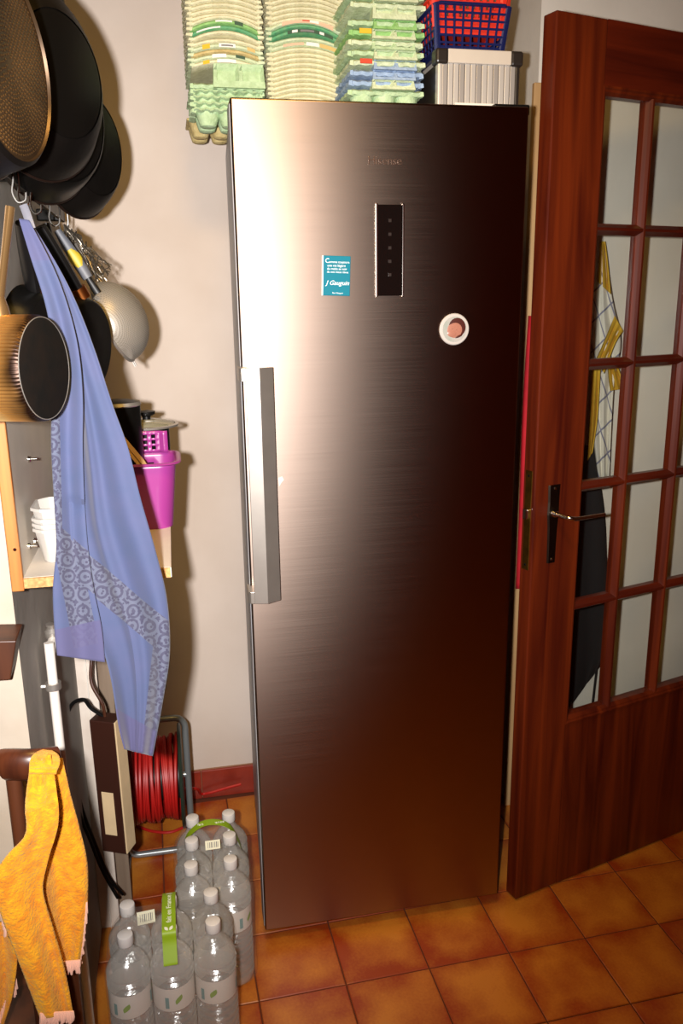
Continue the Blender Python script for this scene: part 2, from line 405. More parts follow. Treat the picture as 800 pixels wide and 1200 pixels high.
def build_magnets():
    M_teal = mat('teal_card', (26, 116, 136), 0.22)
    M_ink = mat('white_print', (236, 240, 240), 0.5)
    e = tag(empty('card_magnet', (.197, -.0005, 1.5618)), 'small teal card magnet with white writing and a signature', 'magnet')
    e.rotation_euler = (0, math.radians(2), 0)
    c = obj('card', B(-.0285, .0285, -.003, 0, -.0385, .0385), M_teal, e, smooth=False, bevel=.0012)
    obj('white_edge', B(-.0292, -.0266, -.0032, 0, -.0385, .0385), M_ink, e, smooth=False, bevel=.0006)
    def T(s, size, x, z, sh=0.0):
        text('lettering', s, size, M_ink, e, facing(x, -.0033, z), extrude=.0001, shear=sh)
    T('C', .0125, -.0235, .0245)
    T('omme toujours', .0066, -.0155, .0245)
    T('une vie légère', .0066, -.019, .0175)
    T('du matin au soir', .0062, -.0195, .0115)
    T('de nos vieux rêves', .0058, -.0195, .0055)
    T('J Gauguin', .0122, -.021, -.0175, .35)
    T('Paul Gauguin', .0042, -.008, -.0345)
    # round photo badge
    M_badge = mat('glossy_white_badge', (188, 182, 176), 0.2)
    M_pic = mat('pale_photo_backdrop', (150, 158, 148), 0.3, rgb2=(176, 168, 164), vscale=40)
    M_skin = mat('photo_skin', (176, 124, 104), 0.35, rgb2=(146, 88, 72), vscale=60)
    M_hair = mat('photo_dark_hair', (70, 26, 18), 0.4)
    b = tag(empty('photo_badge', (.4465, -.0005, 1.4525)), 'round white badge magnet with a photo of a sleeping baby', 'magnet')
    obj('badge_disc', lathe([(0, 0), (.031, 0), (.0325, .002), (.031, .004), (.028, .0046), (0, .0046)], 48), M_badge, b, mw=frame_z((0, 0, 0), (0, -1, 0)))
    ph = obj('photo', lathe([(.026, .0045), (.026, .0049), (0, .0049)], 40, cap0=True), M_pic, b, mw=frame_z((0, 0, 0), (0, -1, 0)))
    def blob(name, m, cx, cz, rx, rz, d, rot=0.0, off=.0049):
        bm = lathe([(1, 0), (.8, .6), (.45, .92), (0, 1)], 20, cap0=True)
        o = obj(name, bm, m, b); o.matrix_basis = Matrix.Translation((cx, -off, cz)) @ Matrix.Rotation(rot, 4, 'Y') @ Matrix.Rotation(math.pi / 2, 4, 'X') @ Matrix.Diagonal((rx, rz, d, 1))
        return o
    blob('photo_hair', M_hair, .0055, .004, .0185, .0195, .0006, -.35)
    blob('photo_face', M_skin, .001, -.001, .0175, .0165, .0012, -.35)
    blob('photo_cheek', M_skin, -.005, -.0085, .011, .0075, .0016, .1)
    blob('photo_collar', M_hair, .009, -.0145, .0085, .0025, .0014, -.35)
    for dx, dz in ((-.005, .0005), (.004, -.001)):
        blob('photo_eye', M_hair, dx, dz, .0018, .0003, .0001, -.2, off=.006)
build_magnets()

# ================================================================== DOOR
def build_door():
    N = Vector((0.648, 0.007, 0.0)); ang = math.radians(15.7); Wd, T, H = 0.73, 0.04, 2.062
    e = empty('door_1', N); e.rotation_euler = (0, 0, ang)
    struct(e, 'open mahogany door with small glass panes and a lever handle'); e['category'] = 'door'
    zb, zt, xa, xb = .487, 1.925, .142, .60
    obj('stile', B(0, xa - .006, 0, T, .006, H), M_mahog, e, smooth=False, bevel=.003)
    obj('stile', B(xb + .006, Wd, 0, T, .006, H), M_mahog, e, smooth=False, bevel=.003)
    obj('top_rail', B(xa - .006, xb + .006, 0.0004, T, zt + .006, H), M_mahog_h, e, smooth=False)
    obj('bottom_rail', B(xa - .006, xb + .006, 0.0004, T, .006, zb - .006), M_mahog, e, smooth=False)
    # moulding round the opening, stepped
    def mould(x0, x1, z0, z1):
        bm = bmesh.new()
        steps = [(-.013, -.004), (-.009, -.0045), (-.006, -.001), (-.002, 0.000), (.004, .008), (.004, .03)]
        rings = []
        for inset, y in steps:
            rings.append([(x0 + inset, y, z0 + inset), (x1 - inset, y, z0 + inset), (x1 - inset, y, z1 - inset), (x0 + inset, y, z1 - inset)])
        ring_strip(bm, rings, True)
        return bm
    obj('moulding', mould(xa, xb, zb, zt), M_mahog, e, smooth=False)
    xs = [.28, .447]; zs = [.783, 1.081, 1.365, 1.657]
    def bar_profile(w):
        return [(-w, .03), (-w, .014), (-w * .55, .006), (-w * .25, .0), (w * .25, .0), (w * .55, .006), (w, .014), (w, .03)]
    for x in xs:
        bm = bmesh.new(); p = bar_profile(.011)
        ring_strip(bm, [[(x + a, y, zb) for a, y in p], [(x + a, y, zt) for a, y in p]], True, True, True)
        obj('glazing_bar', bm, M_mahog, e, smooth=False)
    for z in zs:
        bm = bmesh.new(); p = bar_profile(.012)
        ring_strip(bm, [[(xa, y + .0005, z + a) for a, y in p], [(xb, y + .0005, z + a) for a, y in p]], True, True, True)
        obj('glazing_bar', bm, M_mahog_h, e, smooth=False)
    # panes
    m, nt, b = newmat('clear_pane_glass')
    for n_ in list(nt.nodes):
        if n_.type == 'BSDF_PRINCIPLED': nt.nodes.remove(n_)
    tr = nt.nodes.new('ShaderNodeBsdfTransparent'); tr.inputs[0].default_value = (.95, .96, .94, 1)
    gl = nt.nodes.new('ShaderNodeBsdfGlossy'); gl.inputs['Roughness'].default_value = .04; gl.inputs[0].default_value = (.9, .95, .92, 1)
    mx = nt.nodes.new('ShaderNodeMixShader'); out = nt.nodes['Material Output']; mx.inputs[0].default_value = .05
    nt.links.new(tr.outputs[0], mx.inputs[1]); nt.links.new(gl.outputs[0], mx.inputs[2]); nt.links.new(mx.outputs[0], out.inputs[0])
    X = [xa - .004] + xs + [xb + .004]; Z = [zb - .004] + zs + [zt + .004]
    for i in range(3):
        for j in range(5):
            obj('pane', B(X[i] + .002, X[i + 1] - .002, .019, .023, Z[j] + .002, Z[j + 1] - .002), m, e, smooth=False)
    # lock: brass plate in the edge, latch bolt
    M_brass = mat('worn_brass', (150, 112, 46), 0.45, 1.0, var=.4, vscale=40)
    lp = obj('lock_plate', B(-.0016, .001, .009, .031, .90, 1.135), M_brass, e, smooth=False, bevel=.0006)
    obj('latch', B(-.011, -.001, .013, .027, 1.022, 1.046), M_chrome, lp, smooth=False, bevel=.003)
    for z in (.912, 1.123):
        obj('screw', lathe([(0, 0), (.003, 0), (.0026, .001), (0, .001)], 10), M_black, lp, mw=frame_z((-.0016, .02, z), (-1, 0, 0)))
    # handle plate and lever
    M_plate = mat('dark_nickel_plate', (98, 88, 78), 0.28, 1.0)
    bm = bmesh.new(); prof = [(.913, .012), (.96, .013), (1.0, .0145), (1.03, .0175), (1.06, .0165), (1.1, .018)]
    rows = []
    for z, w in prof: rows.append([(.057 - w, 0, z), (.057 - w * .8, -.004, z), (.057 + w * .8, -.004, z), (.057 + w, 0, z)])
    ring_strip(bm, rows, True, True, True)
    hp = obj('handle_plate', bm, M_plate, e, smooth=False, bevel=.0006)
    for z in (.922, 1.092):
        obj('screw', lathe([(0, 0), (.0035, 0), (.003, .0015), (0, .002)], 12), M_chrome, hp, mw=frame_z((.057, -.004, z), (0, -1, 0)))
    obj('handle_collar', lathe([(0, 0), (.0095, 0), (.009, .006), (.0075, .01), (0, .01)], 20), M_chrome, hp, mw=frame_z((.057, -.004, 1.032), (0, -1, 0)))
    obj('lever', tube(smooth_path([(.057, -.012, 1.032), (.060, -.03, 1.031), (.068, -.046, 1.029), (.085, -.05, 1.027), (.13, -.049, 1.026), (.172, -.046, 1.025)], 6),
                      lambda t: .0062 - .0022 * t, 10, flat=lambda t: .006 - .002 * t), M_chrome, hp)
build_door()

def hang_behind_door():
    # tea towel and apron on the wall behind the door, a red cloth by the door edge
    m, nt, b = newmat('yellow_bordered_tea_towel')
    uv = nt.nodes.new('ShaderNodeUVMap'); sp = nt.nodes.new('ShaderNodeSeparateXYZ'); nt.links.new(uv.outputs[0], sp.inputs[0])
    br = nt.nodes.new('ShaderNodeTexBrick'); br.offset = 0
    mp = nt.nodes.new('ShaderNodeMapping'); mp.inputs['Scale'].default_value = (48, 40, 1); mp.inputs['Rotation'].default_value = (0, 0, .5)
    nt.links.new(uv.outputs[0], mp.inputs[0]); nt.links.new(mp.outputs[0], br.inputs[0])
    br.inputs['Color1'].default_value = br.inputs['Color2'].default_value = (*lin((222, 218, 206)), 1)
    br.inputs['Mortar'].default_value = (*lin((128, 128, 150)), 1); br.inputs['Mortar Size'].default_value = .04
    br.inputs['Brick Width'].default_value = 1; br.inputs['Row Height'].default_value = 1; br.inputs['Scale'].default_value = 1
    nt.links.new(br.outputs[0], b.inputs['Base Color']); b.inputs['Roughness'].default_value = .9
    M_yel = mat('yellow_towel_border', (214, 172, 52), .9, var=.15, vscale=60)
    e = tag(empty('tea_towel', at(712, 300, .395)), 'white checked tea towel with yellow border hanging behind the door panes', 'towel')
    def put(name, l, r, Y, m_, amp=.006, fr=2.5):
        o = obj(name, sheet(l, r, lambda u, v: Y - amp * math.sin(u * 6.28 * fr) * min(1, v * 3), 14, 24), m_)
        o.parent = e; o.matrix_parent_inverse = e.matrix_basis.inverted()
        sd = o.modifiers.new('solid', 'SOLIDIFY'); sd.thickness = .002; sd.offset = 0
        return o
    put('cloth', [(704, 285), (695, 350), (692, 420), (694, 500), (701, 565)], [(709, 285), (718, 350), (728, 400), (720, 450), (714, 560)], .392, m)
    put('yellow_border', [(703, 283), (702, 300), (700, 330)], [(709, 283), (712, 305), (716, 345)], .388, M_yel)
    put('yellow_border', [(720, 370), (710, 395), (698, 422)], [(730, 388), (720, 405), (708, 438)], .384, M_yel)
    put('yellow_border', [(712, 425), (713, 442), (715, 458)], [(722, 425), (728, 440), (733, 455)], .386, M_yel)
    put('yellow_border', [(693, 430), (690, 500), (688, 540)], [(704, 425), (700, 490), (694, 530)], .380, M_yel)
    M_apron = mat('black_apron_cloth', (20, 19, 22), .9, var=.3, vscale=20)
    l = [(689, 520), (678, 600), (672, 700), (668, 800), (668, 835)]; r = [(697, 525), (708, 600), (711, 660), (716, 740), (703, 780)]
    a = obj('black_apron', sheet([(p[0] - 6, p[1]) for p in l], r, lambda u, v: .40 - .012 * math.sin(u * 9) * v - .003, 16, 30), M_apron)
    sd = a.modifiers.new('solid', 'SOLIDIFY'); sd.thickness = .003; sd.offset = 0
    tag(a, 'black cloth apron hanging below the checked towel behind the door', 'apron')
    st = obj('apron_string', tube(smooth_path([at(700, 776, .39), at(697, 800, .392), at(694, 826, .392)], 6), .004, 6, flat=.002), M_apron)
    st.parent = a
    M_red = mat('red_cloth', (196, 16, 34), .8, var=.25, vscale=20)
    c = obj('red_cloth', sheet([(619, 370), (612, 480), (608, 600), (604, 690)], [(668, 372), (668, 480), (664, 600), (660, 690)], lambda u, v: .39 - .01 * math.sin(u * 12), 14, 20), M_red)
    sd = c.modifiers.new('solid', 'SOLIDIFY'); sd.thickness = .003; sd.offset = 0
    tag(c, 'red cloth hanging between the refrigerator and the door edge', 'cloth')
hang_behind_door()

# ================================================================== ON TOP OF THE REFRIGERATOR
ZT = 1.884
def pulp(name, rgb, rgb2):
    return mat(name, rgb, .95, rgb2=rgb2, vscale=70, bump=.5, bscale=220)
P_CREAM = pulp('cream_pulp', (226, 222, 186), (202, 196, 158))
P_PALEG = pulp('pale_green_pulp', (208, 219, 184), (184, 198, 158))
P_GREEN = pulp('green_pulp', (188, 212, 170), (162, 188, 142))
P_TEAL = pulp('teal_printed_pulp', (84, 158, 112), (120, 170, 120))
P_BLUE = pulp('blue_pulp', (160, 182, 208), (134, 158, 188))
P_TAN = pulp('tan_pulp', (206, 188, 132), (176, 154, 98))
P_BRIGHT = pulp('bright_green_pulp', (152, 200, 124), (126, 174, 100))
M_paper = mat('white_label_paper', (232, 228, 220), .8)
M_red_print = mat('red_print', (196, 70, 44), .8)
M_yellow_print = mat('yellow_print', (226, 176, 40), .8)
M_dark_print = mat('dark_green_print', (60, 84, 62), .8)
M_grey_print = mat('grey_print', (120, 118, 116), .8)
M_tan_print = mat('tan_print', (206, 178, 112), .8)
M_pink_print = mat('pink_print', (226, 180, 150), .8)

def arch(x, w, h): return h * (1 - (2 * x / w) ** 2)
def lid_mesh(w, d, h, th):
    """opened carton lid: an arched pulp shell with a thick rounded front rim and scalloped sides"""
    bm = bmesh.new(); nu = 20
    sec = [(d, 0), (.05, 0), (.008, 0), (.002, -.0012), (0, -.0035), (.0004, -th * .72), (.004, -th), (.05, -th), (d, -th)]
    rows = []
    for i in range(nu + 1):
        u = -1 + 2 * i / nu; x = u * w / 2
        rows.append([(x, y + .006 * u * u, z + arch(x, w, h)) for y, z in sec])
    rr = ring_strip(bm, rows, True, True, True)
    return bm
def side_mesh(w, d, h, th, seed, s):
    """the rough, scalloped tray edge that sticks out left and right of the nested lids"""
    bm = bmesh.new(); rnd = random.Random(seed + s); n = 22
    rows = []
    for i in range(n + 1):
        y = .004 + (d - .004) * i / n
        o = .003 + .0035 * abs(math.sin(i * .95 + seed)) + rnd.uniform(0, .0022)
        z0 = rnd.uniform(-.0012, .0012)
        rows.append([(s * (w / 2 - .006), y, z0), (s * (w / 2 + o), y, z0 - .001), (s * (w / 2 + o + .001), y, z0 - th * .55), (s * (w / 2 - .004), y, z0 - th * .7)])
    ring_strip(bm, rows, True, True, True)
    return bm
def cup_row(e, m, xs, y, zb, r, hgt):
    """egg cups hanging under a tray: tapered, slightly fluted"""
    for x in xs:
        n = 12; rings = []; bm = bmesh.new()
        for t in (0, .35, .7, .92, 1):
            rr = r * (1 - .38 * t ** 1.4) if t < 1 else r * .45
            rings.append([(x + rr * math.cos(2 * math.pi * k / n) * (1 + .05 * math.cos(6 * math.pi * k / n)), y + rr * math.sin(2 * math.pi * k / n), zb + hgt * (1 - t)) for k in range(n)])
        ring_strip(bm, rings, True, False, True); obj('egg_cup', bm, m, e)
def flap_mesh(w, z0, z1, depth):
    """closing flap: a slanted panel with two recessed windows and a notch between them"""
    bm = bmesh.new()
    def P(x, z, dy): t = (z - z0) / (z1 - z0); return (x, -depth * (1 - t) * .5 - .002 + dy, z)
    xs = [-w / 2, -w * .43, -w * .07, 0, w * .07, w * .43, w / 2]; zs = [z0, z0 + (z1 - z0) * .28, z0 + (z1 - z0) * .72, z1]
    g = [[bm.verts.new(P(x * (1 - .06 * j / 3), z, 0)) for x in xs] for j, z in enumerate(zs)]
    for j in range(3):
        for i in range(6):
            q = [g[j][i], g[j][i + 1], g[j + 1][i + 1], g[j + 1][i]]
            if j == 1 and i in (1, 4):
                f = bm.faces.new(q)
                r = bmesh.ops.inset_region(bm, faces=[f], thickness=.003, depth=0)
                bmesh.ops.translate(bm, verts=f.verts, vec=(0, .011, .001))
            else: bm.faces.new(q)
    # returns to the tray
    back = [[bm.verts.new((v.co.x, .02, v.co.z)) for v in (g[j][0], g[j][-1])] for j in range(4)]
    for j in range(3):
        bm.faces.new([g[j][0], g[j + 1][0], back[j + 1][0], back[j][0]]); bm.faces.new([g[j][-1], back[j][1], back[j + 1][1], g[j + 1][-1]])
    tb = [bm.verts.new((v.co.x, .02, v.co.z)) for v in g[3]]; bb = [bm.verts.new((v.co.x, .02, v.co.z)) for v in g[0]]
    for i in range(6):
        bm.faces.new([g[3][i], g[3][i + 1], tb[i + 1], tb[i]]); bm.faces.new([g[0][i], bb[i], bb[i + 1], g[0][i + 1]])
    return bm

_cache = {}
def lid_carton(x, y, z, w, d, h, th, m, label, group, seed, m2=None, rot=0.0):
    e = tag(empty('egg_carton', (x, y, z)), label, 'egg carton', group); e.rotation_euler = (0, 0, rot)
    k = ('lid', w, d, h, th)
    if k not in _cache: _cache[k] = lid_mesh(w, d, h, th)
    o = obj('lid', _cache[k].copy(), m, e)
    for sd in (-1, 1):
        k = ('side', w, seed % 5, sd)
        if k not in _cache: _cache[k] = side_mesh(w, d, h, th, seed % 5, sd)
        obj('tray_edge', _cache[k].copy(), m2 or m, e)
    return e
def patch(e, x0, x1, z0, z1, w, h, m, name='printed_label', y=-.0006):
    """print that follows the bowed front of a carton"""
    bm = bmesh.new(); n = 8; rows = []
    for i in range(n + 1):
        x = x0 + (x1 - x0) * i / n; yy = y + .006 * (2 * x / w) ** 2
        rows.append([(x, yy, z0 + arch(x, w, h)), (x, yy, z1 + arch(x, w, h)), (x, yy + .0004, z1 + arch(x, w, h)), (x, yy + .0004, z0 + arch(x, w, h))])
    ring_strip(bm, rows, True, True, True)
    return obj(name, bm, m, e)
def flap_carton(x, y, z, w, d, m, label, group, seed, fx=.012, fw=.092, fh=(.004, .03), cups=False, mf=None):
    e = tag(empty('egg_carton', (x, y, z)), label, 'egg carton', group)
    rnd = random.Random(seed); bm = bmesh.new()
    n = 30; rows = []
    # tray flange with a wavy lip
    for i in range(n + 1):
        u = -1 + 2 * i / n; xx = u * w / 2; wv = .0009 * math.sin(i * 1.25 + seed) + rnd.uniform(-.0005, .0005)
        rows.append([(xx, d, wv), (xx, .004 + wv, wv + .001), (xx, -.002 + wv, wv - .003), (xx, .002, wv - .009), (xx, .02, wv - .011), (xx, d, wv - .011)])
    ring_strip(bm, rows, True, True, True)
    obj('tray', bm, m, e)
    for sd in (-1, 1): obj('tray_edge', side_mesh(w, d, .0, .016, seed, sd), m, e)
    obj('closing_flap', flap_mesh(fw, fh[0], fh[1], .014), mf or m, e, loc=(fx, .0, 0), smooth=False)
    if cups:
        for yy in (.026, d - .03): cup_row(e, m, [-w * .33, 0, w * .33], yy, -.046, .026, .042)
    return e

ORD = ['zeroth', 'first', 'second', 'third', 'fourth', 'fifth', 'sixth', 'seventh', 'eighth', 'ninth', 'tenth', 'eleventh', 'twelfth', 'thirteenth', 'fourteenth', 'fifteenth', 'sixteenth', 'seventeenth']
def build_cartons():
    # ---- left stack, overhanging the refrigerator's left side
    g = 'egg cartons in the left stack'; X, Y, w, d = .019, .27, .148, .21
    e = tag(empty('egg_carton', (X - .045, Y + .13, ZT)), 'tan egg carton lowest in the left stack, at the back', 'egg carton', g)
    for yy in (.03, .09): cup_row(e, P_TAN, [-.012, .036], yy, .0, .026, .036)
    obj('tray', B(-.042, .08, .0, .12, .034, .04), P_TAN, e, smooth=False, bevel=.003)
    for k in range(4):
        e = tag(empty('egg_carton', (X, Y, ZT + .012 + .0125 * k)), '%s green egg tray below the flap carton in the left stack' % ORD[4 - k] if k < 3 else 'green egg tray topmost of the nested cups in the left stack', 'egg carton', g)
        for yy in (.03, .085): cup_row(e, P_GREEN, [-.045, 0.003, .05], yy, -.012, .027, .034)
        rows = []; n = 30
        bm = bmesh.new()
        for i in range(n + 1):
            u = -1 + 2 * i / n; xx = u * w / 2; wv = .0025 * math.sin(i * 1.5 + k)
            rows.append([(xx, .115, .022), (xx, .0 + wv, .023 + wv), (xx, -.002 + wv, .019 + wv), (xx, .004, .016 + wv), (xx, .115, .016)])
        ring_strip(bm, rows, True, True, True); obj('tray', bm, P_GREEN, e)
        [obj('tray_edge', side_mesh(w, .11, 0, .014, k, sd), P_GREEN, e, loc=(0, 0, .022)) for sd in (-1, 1)]
    flap_carton(X, Y - .004, 1.966, w, d, P_GREEN, 'light green egg carton with a folded flap low in the left stack', g, 3, .024, .112, (-.008, .04), mf=P_GREEN)
    z = 2.006; i = 0
    while z < 2.19:
        kind = {1: 'mid', 2: 'print', 3: 'mid', 6: 'teal', 7: 'teal2'}.get(i, 'plain')
        m_ = {'mid': P_PALEG, 'print': P_TAN, 'teal': P_TEAL, 'teal2': P_BRIGHT}.get(kind, P_CREAM)
        lab = {1: 'pale green egg carton with a white barcode in the left stack', 2: 'tan printed egg carton above the barcode in the left stack', 3: 'pale green egg carton below the teal ones in the left stack',
               6: 'teal printed egg carton in the middle of the left stack', 7: 'bright green egg carton just above the teal one in the left stack', 0: 'cream egg carton resting on the green flap in the left stack'}.get(i)
        if lab is None: lab = '%s cream egg carton below the teal one in the left stack' % ORD[6 - i] if i < 6 else '%s plain cream egg carton above the bright green one in the left stack' % ORD[i - 7]
        e = lid_carton(X, Y + .002 + random.uniform(-.002, .002), z, w, d, .012 + (.006 if 5 <= i <= 8 else 0), .0092, m_, lab, g, i, P_CREAM if i > 3 else P_PALEG)
        hh = .012 + (.006 if 5 <= i <= 8 else 0)
        if i == 0: patch(e, -.05, -.036, -.008, -.001, w, hh, M_yellow_print); patch(e, -.02, .02, -.008, -.0015, w, hh, M_paper)
        if i == 1: patch(e, -.03, .0, -.008, -.001, w, hh, M_paper); patch(e, .02, .04, -.007, -.001, w, hh, M_dark_print)
        if i == 3: patch(e, -.05, -.034, -.009, .0, w, hh, M_yellow_print); patch(e, -.015, .02, -.0085, -.001, w, hh, M_paper); patch(e, -.01, .015, -.0065, -.0035, w, hh, M_grey_print, y=-.0011); patch(e, .045, .062, -.008, -.001, w, hh, M_tan_print)
        if i == 6: patch(e, -.06, -.01, -.006, -.003, w, hh, M_paper)
        if i == 7: patch(e, .02, .038, -.008, -.001, w, hh, M_dark_print); patch(e, -.02, .015, -.005, -.002, w, hh, M_paper)
        z += .0098; i += 1
    # ---- middle stack
    g = 'egg cartons in the middle stack'; X, Y, w, d = .192, .27, .158, .21
    z = ZT + .012; i = 0
    while z < 2.19:
        sp = {15: (P_PALEG, 'pale green egg carton with a white label in the middle stack'), 16: (P_PALEG, 'pale green egg carton just above the white label in the middle stack'),
              17: (P_TEAL, 'teal egg carton with dark lettering in the middle stack'), 18: (P_TEAL, 'teal egg carton under the pink print in the middle stack'), 19: (P_PALEG, 'egg carton with pink and red print in the middle stack')}.get(i)
        if sp: m_, lab = sp
        else: m_, lab = P_CREAM, ('%s plain cream egg carton below the white label in the middle stack' % ORD[15 - i] if i < 17 else '%s plain cream egg carton above the pink print in the middle stack' % ORD[i - 19])
        hh = .014 + (.006 if 17 <= i <= 19 else 0)
        e = lid_carton(X + random.uniform(-.0015, .0015), Y + random.uniform(-.002, .002), z, w, d, hh, .0092, m_, lab, g, i, None if not sp else P_PALEG)
        if i == 15: patch(e, .0, .028, -.008, -.001, w, hh, M_paper); patch(e, .03, .07, -.0085, -.0005, w, hh, M_tan_print); patch(e, -.05, -.005, -.007, -.002, w, hh, M_pink_print)
        if i == 17: patch(e, -.04, .06, -.008, -.001, w, hh, M_dark_print); patch(e, -.03, -.018, -.007, -.002, w, hh, M_paper, y=-.0011); patch(e, -.012, .018, -.0065, -.0025, w, hh, M_grey_print, y=-.0011); patch(e, .03, .04, -.007, -.002, w, hh, M_paper, y=-.0011)
        if i == 19: patch(e, -.05, .062, -.0088, -.0003, w, hh, M_pink_print); patch(e, -.006, .01, -.006, -.003, w, hh, M_red_print, y=-.0011); patch(e, .01, .03, -.0075, -.001, w, hh, M_paper, y=-.001)
        z += .0098; i += 1
    # ---- right stack: cartons with closing flaps
    g = 'egg cartons in the right stack'; X, Y, w, d = .3335, .12, .145, .2
    seq = [(P_GREEN, P_PALEG, 'pale egg carton with open cups at the foot of the right stack'), (P_BLUE, P_BLUE, 'blue egg carton lower of two in the right stack'),
           (P_BLUE, P_BLUE, 'blue egg carton upper of two in the right stack'), (P_PALEG, P_PALEG, 'pale green egg carton just above the blue ones in the right stack'),
           (P_GREEN, P_GREEN, 'green egg carton third above the blue ones in the right stack'), (P_PALEG, P_PALEG, 'pale egg carton under the bright green one in the right stack'),
           (P_BRIGHT, P_BRIGHT, 'bright green egg carton in the right stack'), (P_GREEN, P_PALEG, 'pale green egg carton with a tall flap above the bright green one'),
           (P_PALEG, P_PALEG, 'pale egg carton near the top of the right stack'), (P_GREEN, P_GREEN, 'green egg carton topmost of the right stack')]
    z = ZT + .047
    for i, (m_, mf, lab) in enumerate(seq):
        tall = i in (0, 7)
        flap_carton(X + random.uniform(-.003, .003), Y + random.uniform(-.003, .003), z, w, d, m_, lab, g, i + 1, .014, .092, (.001, .038 if i == 7 else .02), cups=(i == 0), mf=mf)
        if i in (3, 6):
            e_ = [o for o in bpy.data.objects if o.get('label') == lab][0]
            obj('printed_label', B(-.06, -.035, -.006, -.004, -.008, .001), M_red_print if i == 3 else M_yellow_print, e_, smooth=False)
        z += .031 if i == 7 else .0185
build_cartons()

def build_top_box():
    M_alu = mat('ribbed_aluminium', (206, 200, 192), .35, .35)
    M_alu2 = mat('ribbed_aluminium_dark', (178, 172, 166), .35, .4)
    M_corner = mat('black_box_corner', (40, 34, 30), .35)
    x0, x1, y0, y1, z0, z1 = .418, .596, .05, .27, ZT, 1.996
    e = tag(empty('storage_box', ((x0 + x1) / 2, y0, z0)), 'silver ribbed storage box with black corners under the blue basket', 'box')
    hx = (x1 - x0) / 2; H = z1 - z0; D = y1 - y0
    obj('box_body', B(-hx + .008, hx - .008, .006, D - .006, .0, H - .02), M_corner, e, smooth=False, bevel=.003)
    n = 13
    for i in range(n):
        a = -hx + .011 + (2 * hx - .022) * i / n; b_ = a + (2 * hx - .022) / n
        obj('rib', B(a + .0006, b_ - .0006, .0025, .0065, .002, H - .022), M_alu if i % 3 else M_alu2, e, smooth=False, bevel=.0012)
    obj('lid', B(-hx + .022, hx - .022, -.002, D + .002, H - .026, H), M_whitelam, e, smooth=False, bevel=.002)
    for sx in (-1, 1):
        for yy in (-.003, D - .03):
            a, b_ = sorted((sx * (hx + .004), sx * (hx - .024)))
            obj('corner_cap', B(a, b_, yy, yy + .033, H - .028, H + .001), M_corner, e, smooth=False, bevel=.006, seg=3)
        a, b_ = sorted((sx * (hx - .002), sx * (hx - .012)))
        obj('edge_post', B(a, b_, .001, .02, 0, H - .026), M_corner if sx > 0 else M_alu, e, smooth=False, bevel=.003)
    obj('front_label', B(-.05, .055, -.0005, .003, .002, .014), M_white, e, smooth=False, bevel=.0008)
    return (x0 + x1) / 2, y0, z1
def grid_basket(name, label, m, x, y, z, wx, wy, h, nx, ny, nz, taper=.88, rim=True, cat='basket', z_lo=0.0, t=.0032):
    """plastic basket: every side is a real lattice of bars with open holes"""
    e = tag(empty(name, (x, y, z)), label, cat)
    bt, wt = taper, 1.0
    def pt(u, v, s):                      # u,v in -1..1 around, s height 0..1
        k = bt + (wt - bt) * s
        return Vector((u * wx / 2 * k, wy / 2 + v * wy / 2 * k, h * s))
    sides = [((-1, -1), (1, -1), nx, 'front_lattice'), ((1, -1), (1, 1), ny, 'side_lattice'), ((1, 1), (-1, 1), nx, 'back_lattice'), ((-1, 1), (-1, -1), ny, 'side_lattice')]
    for a, b_, n, nm in sides:
        bm = bmesh.new()
        for i in range(n + 1):
            f = i / n; u = a[0] + (b_[0] - a[0]) * f; v = a[1] + (b_[1] - a[1]) * f
            wid = t * 1.9 if i in (0, n) else t * .75
            tube([pt(u, v, .02), pt(u, v, .99)], wid, 6, bm, flat=t * .6, flatdir=(1, 0, 0) if a[0] != b_[0] else (0, 1, 0))
        for j in range(nz + 1):
            s = .03 + .95 * j / nz
            hgt = t * 2.6 if j == 0 else t * .75
            tube([pt(a[0], a[1], s), pt(b_[0], b_[1], s)], hgt, 6, bm, flat=t * .6, flatdir=(0, 0, 1))
        obj(nm, bm, m, e, smooth=False)
    obj('basket_floor', B(-wx / 2 * bt, wx / 2 * bt, wy / 2 * (1 - bt), wy / 2 * (1 + bt), .0, .003), m, e, smooth=False)
    if rim:
        r = .003
        pts = [pt(-1, -1, 1), pt(1, -1, 1), pt(1, 1, 1), pt(-1, 1, 1)]
        path = []
        for k in range(4):
            p, q = pts[k], pts[(k + 1) % 4]
            path += [p.lerp(q, .06), p.lerp(q, .94)]
        obj('rim', tube(path, .0035, 8, closed=True, flat=.0055), m, e)
    return e
bx, by, bz = build_top_box()
M_navy = mat('navy_blue_plastic', (24, 32, 82), .3)
M_redpl = mat('red_plastic', (214, 52, 34), .35)
grid_basket('blue_basket', 'navy blue plastic lattice basket on the silver box', M_navy, .4925, by + .008, bz, .152, .2, .083, 8, 9, 6)
grid_basket('red_basket', 'red plastic basket nested inside the blue basket', M_redpl, .4925, by + .017, bz + .044, .144, .182, .06, 10, 9, 4, taper=.92, t=.0062)

